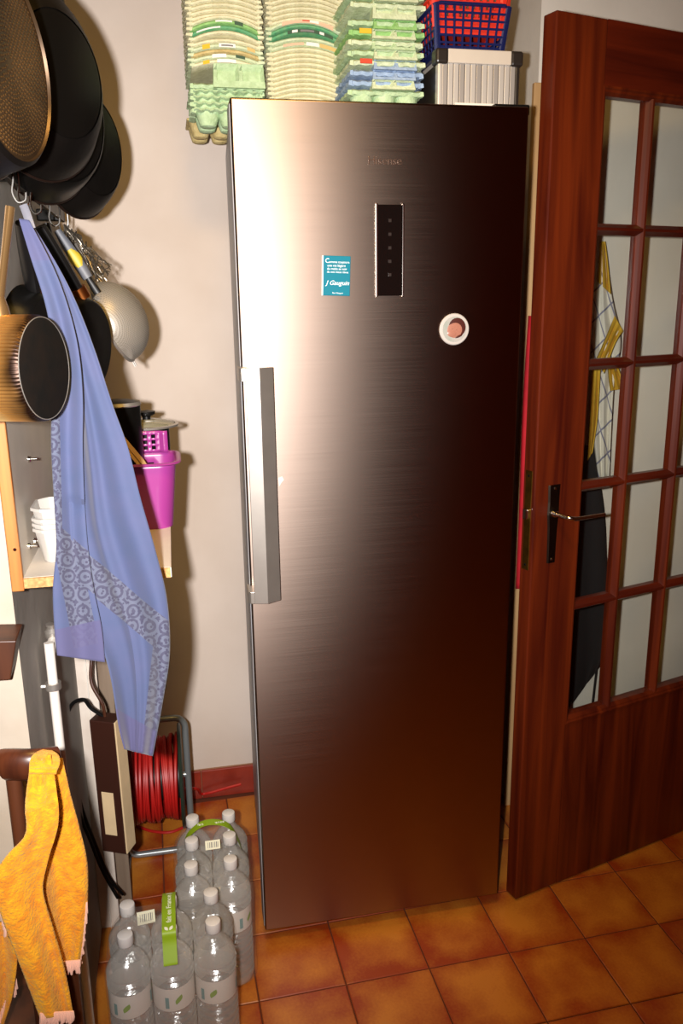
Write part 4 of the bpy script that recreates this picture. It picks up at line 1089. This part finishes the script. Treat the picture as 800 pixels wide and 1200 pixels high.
# ================================================================== LOWER LEFT CORNER
def build_low_left():
    # white water pipe
    X = -.375
    p0 = onx(58, 762, X); p1 = onx(70, 850, X)
    e = tag(empty('water_pipe', (X, p0.y, 0)), 'thin white water pipe with an elbow on the gray wall', 'pipe')
    zt = p0.z
    M_pipe = mat('white_painted_pipe', (222, 214, 204), .4)
    obj('pipe_run', tube(smooth_path([(0, 0, .02), (0, 0, .4), (0, 0, zt - .03), (.0, .006, zt - .008), (0, .03, zt), (0, .12, zt)], 6), .0085, 12), M_pipe, e)
    obj('valve', lathe([(0, 0), (.012, 0), (.014, .006), (.014, .012), (.009, .018), (.011, .026), (0, .028)], 12), M_satin, e, loc=(0, .05, zt + .004))
    cz = onx(62, 805, X).z
    obj('clamp', lathe([(.009, -.006), (.0135, -.006), (.0135, .006), (.009, .006)], 16), M_satin, e, loc=(0, 0, cz))
    obj('clamp_screw', tube([(0, 0, cz), (XL - X, 0, cz)], .004, 8), M_satin, e)
    # black strip standing in for the dark gap, white board behind
    b = obj('dark_gap_strip', B(at(63, 790, .04).x, at(76, 790, .04).x, .035, .05, .0, at(78, 750, .04).z), M_rubber, smooth=False, bevel=.002)
    tag(b, 'narrow black strip filling the dark gap between the pipe and the white board', 'plank')
    Yb = .14; xa = at(76, 790, Yb).x; xb = at(113, 790, Yb).x
    zt = at(95, 740, Yb).z
    wb = tag(empty('white_board', ((xa + xb) / 2, Yb, 0)), 'white painted board standing upright behind the power strip', 'board')
    hw = (xb - xa) / 2
    obj('board', B(-hw, hw, 0, .014, .0, zt), mat('chipped_white_paint', (224, 214, 202), .6, rgb2=(206, 192, 178), vscale=14), wb, smooth=False, bevel=.002)
    obj('bead', B(hw * .35, hw * .42, -.004, .0, .0, zt), M_white, wb, smooth=False, bevel=.001)
    pk = obj('grey_plank', B(at(113, 800, .2).x, at(132, 800, .2).x, .2, .216, 0, at(120, 700, .2).z), wood_material('weathered_plank', (140, 122, 104), (104, 84, 66), .8), smooth=False, bevel=.002)
    tag(pk, 'weathered grey plank standing beside the white board', 'plank')
    # power strip
    Ys = -.02
    t0, t1 = at(126, 838, Ys), at(141, 990, Ys)
    zax = (t0 - t1).normalized(); L = (t0 - t1).length
    nx = Vector((math.cos(math.radians(-58)), math.sin(math.radians(-58)), 0))     # dark face looks left of the camera
    nx = Vector((-.42, -.9, 0)); nx = (nx - zax * nx.dot(zax)).normalized(); ny = zax.cross(nx)
    mw = Matrix((nx, ny, zax)).transposed().to_4x4(); mw.translation = t1
    ps = tag(empty('power_strip', mw=mw), 'dark brown power strip with a beige side hanging by its cable', 'power strip')
    M_bak = mat('dark_brown_bakelite', (52, 26, 18), .4); M_beige = mat('aged_beige_plastic', (216, 190, 148), .6, var=.15, vscale=20)
    obj('housing', B(-.012, .028, -.028, .029, 0, L), M_bak, ps, smooth=False, bevel=.002)
    obj('beige_side', B(-.012, .027, .0285, .032, 0.001, L - .001), M_beige, ps, smooth=False, bevel=.001)
    obj('label_plate', B(.0275, .0292, -.016, .012, .045, .15), M_beige, ps, smooth=False, bevel=.0006)
    top = mw @ Vector((.006, -.003, L))
    cb = obj('cable', tube(smooth_path([top - Vector((0, 0, .004)), top + Vector((-.003, 0, .03)), at(107, 800, -.01), at(107, 770, .02), at(109, 720, .05)], 6), .0035, 8), M_brownwood); keep(cb, ps)
    cb = obj('cable', tube(smooth_path([top - Vector((0, 0, .002)), at(107, 830, -.01), at(98, 820, -.01), at(84, 826, -.0), at(77, 850, 0), at(80, 900, 0), at(92, 950, .0), at(106, 985, .02), at(120, 1020, .04), at(138, 1052, .05)], 6), .0042, 8), M_black); keep(cb, ps)
    c2 = obj('black_cable', tube(smooth_path([at(88, 890, .03), at(94, 940, .03), at(112, 990, .05), at(128, 1028, .07), at(144, 1048, .08)], 6), .004, 8), M_black)
    tag(c2, 'thin black cable running down beside the white board', 'cable')
    # cable reel
    M_redc = mat('red_cable', (176, 24, 20), .45); M_reel = mat('black_reel_flange', (22, 22, 20), .5); M_green = mat('dark_green_flange', (40, 54, 44), .5); M_tube = mat('grey_tube', (140, 146, 148), .35, .5)
    Yr = .40; zc = .245; xl, xr = at(150, 910, Yr).x, at(212, 900, Yr).x
    r = tag(empty('cable_reel', ((xl + xr) / 2, Yr, 0)), 'reel of red extension cable on a grey tubular stand', 'cable reel')
    hw = (xr - xl) / 2
    for s, m_ in ((-1, M_reel), (1, M_green)):
        obj('flange', lathe([(0, -.004), (.138, -.004), (.142, 0), (.138, .004), (0, .004)], 48), m_, r, mw=frame_z((s * hw, 0, zc), (1, 0, 0)))
    obj('hub', lathe([(.06, -hw), (.06, hw)], 32), M_reel, r, mw=frame_z((0, 0, zc), (1, 0, 0)))
    rnd = random.Random(5); nturn = 24
    for k in range(nturn):
        x = -hw + .009 + (2 * hw - .018) * k / (nturn - 1); rr = .108 + rnd.uniform(-.004, .006); ph = rnd.uniform(0, 6.28); am = rnd.uniform(.002, .009)
        pts = [(min(hw - .008, max(-hw + .008, x + am * math.sin(a * 2 * math.pi / 36 * 1 + ph))), rr * math.cos(a * 2 * math.pi / 36), zc + rr * math.sin(a * 2 * math.pi / 36)) for a in range(36)]
        obj('cable_turn', tube(pts, .0045, 6, closed=True), M_redc, r)
    xa, xb, za, zb = -hw - .016, hw + .018, .009, zc + .175
    path = []
    for cx, cz, a0 in ((xb - .03, zb - .03, 0), (xa + .03, zb - .03, 90), (xa + .03, za + .03, 180), (xb - .03, za + .03, 270)):
        for q in range(7):
            a = math.radians(a0 + 15 * q); path.append((cx + .03 * math.cos(a), .0, cz + .03 * math.sin(a)))
    obj('tube_frame', tube(path, .0088, 10, closed=True), M_tube, r)
    obj('axle', tube([(xa, 0, zc), (xb, 0, zc)], .008, 10), M_tube, r)
    for x in (xa, xb): obj('stand_foot', tube(smooth_path([(x, -.09, .0075), (x, 0, .0075), (x, .09, .0075)], 3), .0075, 10), M_tube, r)
    z_ = .006
    t = obj('cable_tail', tube(smooth_path([Vector((xl + .05, Yr + .1, .14)), Vector((xr + .03, Yr + .17, .09)), Vector((xr + .05, YB - .03, .03)), Vector((-.1, YB - .03, .03)), Vector((-.045, YB - .03, .04)), Vector((-.005, YB - .028, .045))], 6), .0042, 8), M_redc); keep(t, r)
    t = obj('cable_tail', tube(smooth_path([onz(160, 968, z_), onz(178, 974, z_), onz(200, 975, z_), onz(222, 966, z_)], 6), .0042, 8), M_redc); keep(t, r)
    # brown ledge on the cream wall face
    Yl = YC - .06
    lb = tag(empty('wooden_ledge', (at(2, 760, YC).x, YC, at(2, 752, YC).z)), 'brown wooden ledge end on the cream wall at the left edge', 'ledge')
    bm = bmesh.new(); o_ = lb.location
    q = [at(-25, 752, Yl) - o_, at(19, 751, Yl) - o_, at(12, 797, Yl) - o_, at(-25, 800, Yl) - o_]
    bk = [Vector((p.x, -.001, p.z + .004)) for p in q]
    ring_strip(bm, [q, bk], True, True, True)
    obj('ledge_board', bm, M_brownwood, lb, smooth=False, bevel=.002)
build_low_left()

# ================================================================== CHAIR AND YELLOW TOWEL
def build_chair():
    Yc = -.60
    pl, pr = at(2, 893, Yc), at(68, 901, Yc); cx = (pl.x + pr.x) / 2; hw = (pr.x - pl.x) / 2; z = (pl.z + pr.z) / 2
    e = tag(empty('wooden_chair', (cx, Yc, 0)), 'dark wooden chair with a curved top rail under the yellow towel', 'chair')
    pts = smooth_path([(-hw, .004, z + .004), (-hw * .6, -.004, z + .007), (0, -.008, z + .006), (hw * .6, -.004, z + .003), (hw, .004, z - .001)], 6)
    prof = lambda t: min(1, (min(t, 1 - t) * 7) ** .5 + .3)
    obj('top_rail', tube(pts, lambda t: .023 * prof(t), 14, flat=lambda t: .015 * prof(t), flatdir=(0, 0, 1)), M_darkwood, e)
    for s in (-1, 1):
        obj('post', tube([(s * (hw - .012) - .004, .05, 0), (s * (hw - .012) - .004, .012, .45), (s * (hw - .012), .004, z)], .011, 10, flat=.011), M_brownwood, e)
    obj('cross_slat', tube([(-hw + .012, .006, .70), (0, .0, .70), (hw - .012, .006, .70)], .014, 8, flat=.006, flatdir=(0, 0, 1)), M_darkwood, e)
    obj('seat', B(-hw - .16, -hw + .03, .004, .15, .43, .455), M_brownwood, e, smooth=False, bevel=.008)
    for s in (-1, 1): obj('front_leg', tube([(-hw - .065 + .07 * s, .135, 0), (-hw - .065 + .07 * s, .135, .435)], .013, 10), M_brownwood, e)
    # towel
    m, nt, b = newmat('yellow_terry')
    tc = nt.nodes.new('ShaderNodeTexCoord')
    n = nt.nodes.new('ShaderNodeTexNoise'); n.inputs['Scale'].default_value = 70; n.inputs['Detail'].default_value = 6; nt.links.new(tc.outputs['Object'], n.inputs['Vector'])
    r = nt.nodes.new('ShaderNodeValToRGB'); r.color_ramp.elements[0].position = .36; r.color_ramp.elements[0].color = (*lin((190, 112, 3)), 1)
    r.color_ramp.elements[1].position = .6; r.color_ramp.elements[1].color = (*lin((204, 138, 4)), 1)
    nt.links.new(n.outputs['Fac'], r.inputs['Fac']); nt.links.new(r.outputs['Color'], b.inputs['Base Color'])
    b.inputs['Roughness'].default_value = 1; b.inputs['Sheen Weight'].default_value = .3; b.inputs['Sheen Tint'].default_value = (1, .8, .3, 1)
    n2 = nt.nodes.new('ShaderNodeTexNoise'); n2.inputs['Scale'].default_value = 260; n2.inputs['Detail'].default_value = 3; nt.links.new(tc.outputs['Object'], n2.inputs['Vector'])
    bp = nt.nodes.new('ShaderNodeBump'); bp.inputs['Strength'].default_value = .7; bp.inputs['Distance'].default_value = .004; nt.links.new(n2.outputs['Fac'], bp.inputs['Height']); nt.links.new(bp.outputs['Normal'], b.inputs['Normal'])
    t = tag(empty('yellow_towel', at(55, 882, -.62)), 'yellow terry towel with pink fringe draped over the wooden chair', 'towel')
    def add(name, L, R_, d, nu=22, nv=60):
        o = obj(name, sheet(L, R_, d, nu, nv), m); sd = o.modifiers.new('solid', 'SOLIDIFY'); sd.thickness = .005; sd.offset = 0
        return keep(o, t)
    # back fold (right) and front fold (left)
    add('back_fold', [(40, 890), (34, 930), (36, 980), (44, 1030), (52, 1080), (60, 1110), (68, 1132)], [(72, 888), (80, 925), (92, 970), (101, 1010), (102, 1050), (99, 1090), (93, 1130)],
        lambda u, v: -.66 - .010 * math.sin(u * 8 + 1.2) * min(1, v * 2) - .003 * math.sin(u * 12 + v * 3) * min(1, v * 2) + .03 * u + .02 * math.cos(min(1, v * 8) * 1.57) )
    add('front_fold', [(37, 897), (31, 940), (31, 978), (8, 1004), (-6, 1030), (2, 1070), (20, 1118), (38, 1165), (48, 1192)], [(58, 884), (66, 925), (68, 965), (56, 1010), (50, 1045), (60, 1085), (70, 1120), (78, 1155), (84, 1190)],
        lambda u, v: -.725 - .012 * math.sin(u * 5 + .5) * min(1, v * 2) - .003 * math.sin(u * 9 + v * 4) + .045 * math.cos(min(1, v * 6) * 1.57) * 1.0)
    add('top_fold', [(34, 905), (35, 892), (41, 884), (50, 880)], [(66, 905), (70, 895), (68, 886), (60, 881)], lambda u, v: -.70 + .06 * v, 12, 14)
    add('far_fold', [(-14, 1080), (-16, 1130), (-12, 1190), (-8, 1215)], [(10, 1082), (20, 1115), (15, 1165), (2, 1205)], lambda u, v: -.64 - .008 * math.sin(u * 8), 12, 20)
    # fringe
    M_pink = mat('pale_pink_fringe', (222, 176, 156), .9)
    rnd = random.Random(9)
    def fringe(x0, y0, x1, y1, Y, n_):
        bm = bmesh.new()
        for k in range(n_):
            f = k / (n_ - 1); x = x0 + (x1 - x0) * f; y = y0 + (y1 - y0) * f
            tube([at(x, y - 3, Y), at(x + rnd.uniform(-1, 1), y + 4, Y - .002), at(x + rnd.uniform(-2, 2), y + rnd.uniform(8, 13), Y)], .0017, 4, bm)
        o = obj('fringe', bm, M_pink); o['kind'] = 'stuff'; keep(o, t)
    fringe(48, 1190, 85, 1188, -.735, 30); fringe(70, 1130, 93, 1128, -.665, 20); fringe(94, 1124, 101, 1060, -.64, 16); fringe(-8, 1210, 18, 1150, -.64, 20); fringe(-4, 1040, 6, 1085, -.728, 12)
build_chair()

# ================================================================== WATER BOTTLES
def build_bottles():
    m, nt, b = newmat('clear_bottle_plastic')
    for n_ in list(nt.nodes):
        if n_.type == 'BSDF_PRINCIPLED': nt.nodes.remove(n_)
    out = nt.nodes['Material Output']
    gl = nt.nodes.new('ShaderNodeBsdfPrincipled'); gl.inputs['Base Color'].default_value = (*lin((236, 234, 230)), 1); gl.inputs['Roughness'].default_value = .2
    gl.inputs['Coat Weight'].default_value = .5; gl.inputs['Coat Roughness'].default_value = .1
    tr = nt.nodes.new('ShaderNodeBsdfTransparent'); tr.inputs[0].default_value = (.95, .96, .95, 1)
    lw = nt.nodes.new('ShaderNodeLayerWeight'); lw.inputs[0].default_value = .4
    mr = nt.nodes.new('ShaderNodeMapRange'); mr.inputs['To Min'].default_value = .12; mr.inputs['To Max'].default_value = .62; nt.links.new(lw.outputs['Facing'], mr.inputs['Value'])
    mx = nt.nodes.new('ShaderNodeMixShader'); nt.links.new(mr.outputs[0], mx.inputs[0]); nt.links.new(tr.outputs[0], mx.inputs[1]); nt.links.new(gl.outputs[0], mx.inputs[2])
    gs = nt.nodes.new('ShaderNodeBsdfAnisotropic'); gs.inputs['Roughness'].default_value = .2; gs.inputs['Color'].default_value = (1, 1, 1, 1)
    m2 = nt.nodes.new('ShaderNodeMixShader'); m2.inputs[0].default_value = .16; nt.links.new(mx.outputs[0], m2.inputs[1]); nt.links.new(gs.outputs[0], m2.inputs[2]); nt.links.new(m2.outputs[0], out.inputs[0])
    tcb = nt.nodes.new('ShaderNodeTexCoord'); nzb = nt.nodes.new('ShaderNodeTexNoise'); nzb.inputs['Scale'].default_value = 55; nt.links.new(tcb.outputs['Object'], nzb.inputs['Vector'])
    bpb = nt.nodes.new('ShaderNodeBump'); bpb.inputs['Strength'].default_value = .6; bpb.inputs['Distance'].default_value = .004; nt.links.new(nzb.outputs['Fac'], bpb.inputs['Height'])
    nt.links.new(bpb.outputs['Normal'], gs.inputs['Normal']); nt.links.new(bpb.outputs['Normal'], gl.inputs['Coat Normal'])
    M_cap = mat('white_bottle_cap', (206, 202, 198), .4)
    M_lab = mat('white_bottle_label', (222, 216, 208), .55, Alpha=.92)
    M_leafg = mat('green_leaf_print', (128, 160, 60), .6); M_blueg = mat('teal_print', (110, 150, 150), .6)
    R = .0425
    prof = [(0, .004), (.02, .003), (.034, .0), (.040, .006), (R, .018)]
    z = .026
    for k in range(7): prof += [(R, z), (R - .0042, z + .005), (R - .0042, z + .008), (R, z + .013)]; z += .0165
    prof += [(R - .0015, .146), (R - .0015, .205), (R + .0003, .207), (R - .005, .2125), (R - .005, .214), (R + .0004, .2205), (R - .005, .2265), (R - .005, .228), (R, .236), (R - .004, .247), (R - .010, .257), (R - .018, .267), (R - .0255, .276), (.0142, .284), (.0128, .288), (.0128, .291)]
    bb = lathe(prof, 40)
    cap = lathe([(0, .314), (.0125, .314), (.0148, .3125), (.0154, .309), (.0154, .2935), (.0148, .292), (.0128, .292)], 48, mod=lambda a, r_, z_: .0004 * math.cos(24 * a) if .293 < z_ < .31 else 0)
    def strip(a0, a1, z0, z1, r):
        bm = bmesh.new(); n = 24
        rows = [[(r * math.sin(a), -r * math.cos(a), z0), (r * math.sin(a), -r * math.cos(a), z1)] for a in [a0 + (a1 - a0) * i / n for i in range(n + 1)]]
        ring_strip(bm, rows, False); return bm
    proto = None
    def bottle(x, y, rz, label, group):
        nonlocal proto
        if proto is None:
            e = empty('water_bottle'); obj('bottle_body', bb, m, e); obj('cap', cap, M_cap, e)
            l = obj('bottle_label', strip(-math.pi, math.pi, .150, .203, R - .0005), M_lab, e)
            for a in (-2.2, -.15, 1.8):
                obj('leaf_mark', leafm(a + .32, .166, .02), M_leafg, l); obj('print_mark', strip(a - .2, a - .02, .158, .184, R + .0002), M_blueg, l)
            proto = e; e.location = (x, y, 0)
        else:
            e = share(proto, None)
            for ch in proto.children:
                c = share(ch, e)
                for g_ in ch.children: share(g_, c)
        e.location = (x, y, .0005); e.rotation_euler = (0, 0, rz); tag(e, label, 'bottle', group); return e
    def leafm(a, z0, s):
        bm = bmesh.new(); n = 8; rows = []
        for i in range(n + 1):
            t = i / n; w = .006 * math.sin(math.pi * t) + .0004; zz = z0 + s * t; c = a + t * .25; r = R + .0002
            rows.append([(r * math.sin(c - w / r), -r * math.cos(c - w / r), zz), (r * math.sin(c + w / r), -r * math.cos(c + w / r), zz)])
        ring_strip(bm, rows, False); return bm
    xs = (-.2966, -.211, -.1255); gN = 'water bottles in the near pack'; gF = 'water bottles in the far pack'
    names = {(0, 0): 'left bottle in the front row of the near water pack', (1, 0): 'middle bottle in the front row of the near water pack', (2, 0): 'right bottle in the front row of the near water pack',
             (0, 1): 'left bottle in the back row of the near water pack', (1, 1): 'middle bottle in the back row of the near water pack', (2, 1): 'right bottle in the back row of the near water pack'}
    for j, y in enumerate((-.262, -.1765)):
        for i, x in enumerate(xs): bottle(x, y, random.uniform(-.5, .5), 'clear plastic ' + names[(i, j)], gN)
    rows = ('front', 'middle', 'back')
    for j, y in enumerate((-.078, .0085, .095)):
        for i, x in enumerate((-.164 + .004 * j, -.0775 + .004 * j)): bottle(x, y, random.uniform(-3, 3), 'clear plastic %s bottle in the %s row of the far water pack' % (('left', 'right')[i], rows[j]), gF)
    # shrink film
    mf, nt, b = newmat('shrink_film')
    for n_ in list(nt.nodes):
        if n_.type == 'BSDF_PRINCIPLED': nt.nodes.remove(n_)
    out = nt.nodes['Material Output']; tr = nt.nodes.new('ShaderNodeBsdfTransparent'); tr.inputs[0].default_value = (.97, .97, .97, 1)
    gp = nt.nodes.new('ShaderNodeBsdfPrincipled'); gp.inputs['Base Color'].default_value = (*lin((190, 186, 180)), 1); gp.inputs['Roughness'].default_value = .1; gp.inputs['Specular IOR Level'].default_value = 1.0
    tc = nt.nodes.new('ShaderNodeTexCoord'); nz = nt.nodes.new('ShaderNodeTexNoise'); nz.inputs['Scale'].default_value = 30; nt.links.new(tc.outputs['Object'], nz.inputs['Vector'])
    bp = nt.nodes.new('ShaderNodeBump'); bp.inputs['Strength'].default_value = .5; bp.inputs['Distance'].default_value = .004; nt.links.new(nz.outputs['Fac'], bp.inputs['Height']); nt.links.new(bp.outputs['Normal'], gp.inputs['Normal'])
    mx = nt.nodes.new('ShaderNodeMixShader'); mx.inputs[0].default_value = .16; nt.links.new(tr.outputs[0], mx.inputs[1]); nt.links.new(gp.outputs[0], mx.inputs[2]); nt.links.new(mx.outputs[0], out.inputs[0])
    M_strap = mat('green_carry_strap', (134, 166, 22), .5); M_inkw = mat('white_strap_print', (232, 236, 214), .6); M_stick = mat('barcode_sticker', (216, 214, 188), .7)
    def wrap(label, x0, x1, y0, y1, caps):
        e = tag(empty('shrink_wrap', ((x0 + x1) / 2, (y0 + y1) / 2, 0)), label, 'packaging', 'shrink-wrapped water packs')
        hx, hy = (x1 - x0) / 2, (y1 - y0) / 2; r = .044; bm = bmesh.new(); n = 8
        def ring(ins, z):
            pts = []
            for q, (sx, sy) in enumerate(((1, -1), (1, 1), (-1, 1), (-1, -1))):
                for i in range(n + 1):
                    a = -math.pi / 2 + q * math.pi / 2 + math.pi / 2 * i / n
                    rr = r - ins if r > ins else .004
                    pts.append((sx * (hx - r) + rr * math.cos(a), sy * (hy - r) + rr * math.sin(a), z))
            return pts
        ring_strip(bm, [ring(-.001, .012), ring(-.001, .1), ring(-.0008, .16), ring(-.0012, .225), ring(.004, .25), ring(.018, .272), ring(.03, .292)], True)
        obj('film', bm, mf, e)
        # thin film bridging the caps
        bm = bmesh.new()
        (ax, ay), (bx_, by_) = caps
        rows = []
        for i in range(13):
            t = i / 12; zz = .3 - .03 * math.sin(math.pi * t); X_ = ax + (bx_ - ax) * t
            rows.append([(X_, ay, zz), (X_, by_, zz)])
        ring_strip(bm, rows, False); obj('top_film', bm, mf, e)
        return e
    e = wrap('clear film round the near six water bottles with green strap', -.3415, -.0815, -.3065, -.1325, ((-.085, -.045), (.085, .045)))
    # carry strap of the near pack, over the middle column
    def strap(e, path, wdir, hw, s, tsize, flip):
        P_ = smooth_path(path, 6); bm = bmesh.new(); wv = Vector(wdir)
        rows = [[p - wv * hw, p + wv * hw, p + wv * hw + Vector((0, 0, .0008)), p - wv * hw + Vector((0, 0, .0008))] for p in P_]
        ring_strip(bm, rows, True, True, True); st = obj('carry_strap', bm, M_strap, e); return st
    st = strap(e, [(.0, -.086, .262), (.0, -.066, .296), (0, -.059, .3165), (0, -.03, .3205), (0, 0, .3225), (0, .043, .3165), (.0, .062, .31)], (1, 0, 0), .0135, '', .01, 0)
    tm = Matrix.Translation((.0055, -.026, .3215)) @ Matrix.Rotation(math.radians(3), 4, 'X') @ Matrix.Rotation(math.pi / 2, 4, 'Z')
    text('strap_lettering', 'fait en France', .0145, M_inkw, st, Matrix.Translation((.005, -.042, .3245)) @ Matrix.Rotation(math.pi / 2, 4, 'Z'), extrude=.0003)
    for dx, rz in ((-.004, .6), (.004, -.5)):
        bm = bmesh.new(); k = 10
        ring_strip(bm, [[(.0032 * math.sin(math.pi * i / k), .012 * i / k, 0), (-.0032 * math.sin(math.pi * i / k) - .0001, .012 * i / k, 0)] for i in range(k + 1)], False)
        obj('leaf_emblem', bm, M_inkw, st, mw=Matrix.Translation((dx * .4, -.0578, .3195)) @ Matrix.Rotation(.12, 4, 'X') @ Matrix.Rotation(rz, 4, 'Z'))
    def sticker(e, x, y, z, rz, w, h, tilt):
        s = obj('barcode_sticker', B(-w / 2, w / 2, -.0004, .0004, -h / 2, h / 2), M_stick, e, smooth=False, mw=Matrix.Translation((x, y, z)) @ Matrix.Rotation(rz, 4, 'Z') @ Matrix.Rotation(tilt, 4, 'X'))
        for k in range(7):
            a = -w * .34 + w * .68 * k / 6
            obj('barcode_line', B(a, a + w * .03 + .0006 * (k % 3), -.0008, -.0003, -h * .3, h * .3), M_grey_print, s, smooth=False)
    sticker(e, -.048, .03, .285, .1, .036, .026, -.35)
    e = wrap('clear film round the far six water bottles with arched green strap', -.205, -.0285, -.121, .139, ((-.04, -.085), (.04, .085)))
    st = strap(e, [(-.058, .03, .29), (-.048, .032, .306), (-.02, .034, .325), (.012, .034, .327), (.045, .032, .312), (.066, .03, .27), (.072, .028, .245)], (0, 1, 0), .011, '', .01, 0)
    text('strap_lettering', 'fait en France', .0115, M_inkw, st, Matrix.Translation((-.028, .028, .3275)), extrude=.0003)
    sticker(e, .004, -.012, .3, .0, .034, .02, -.5)
build_bottles()
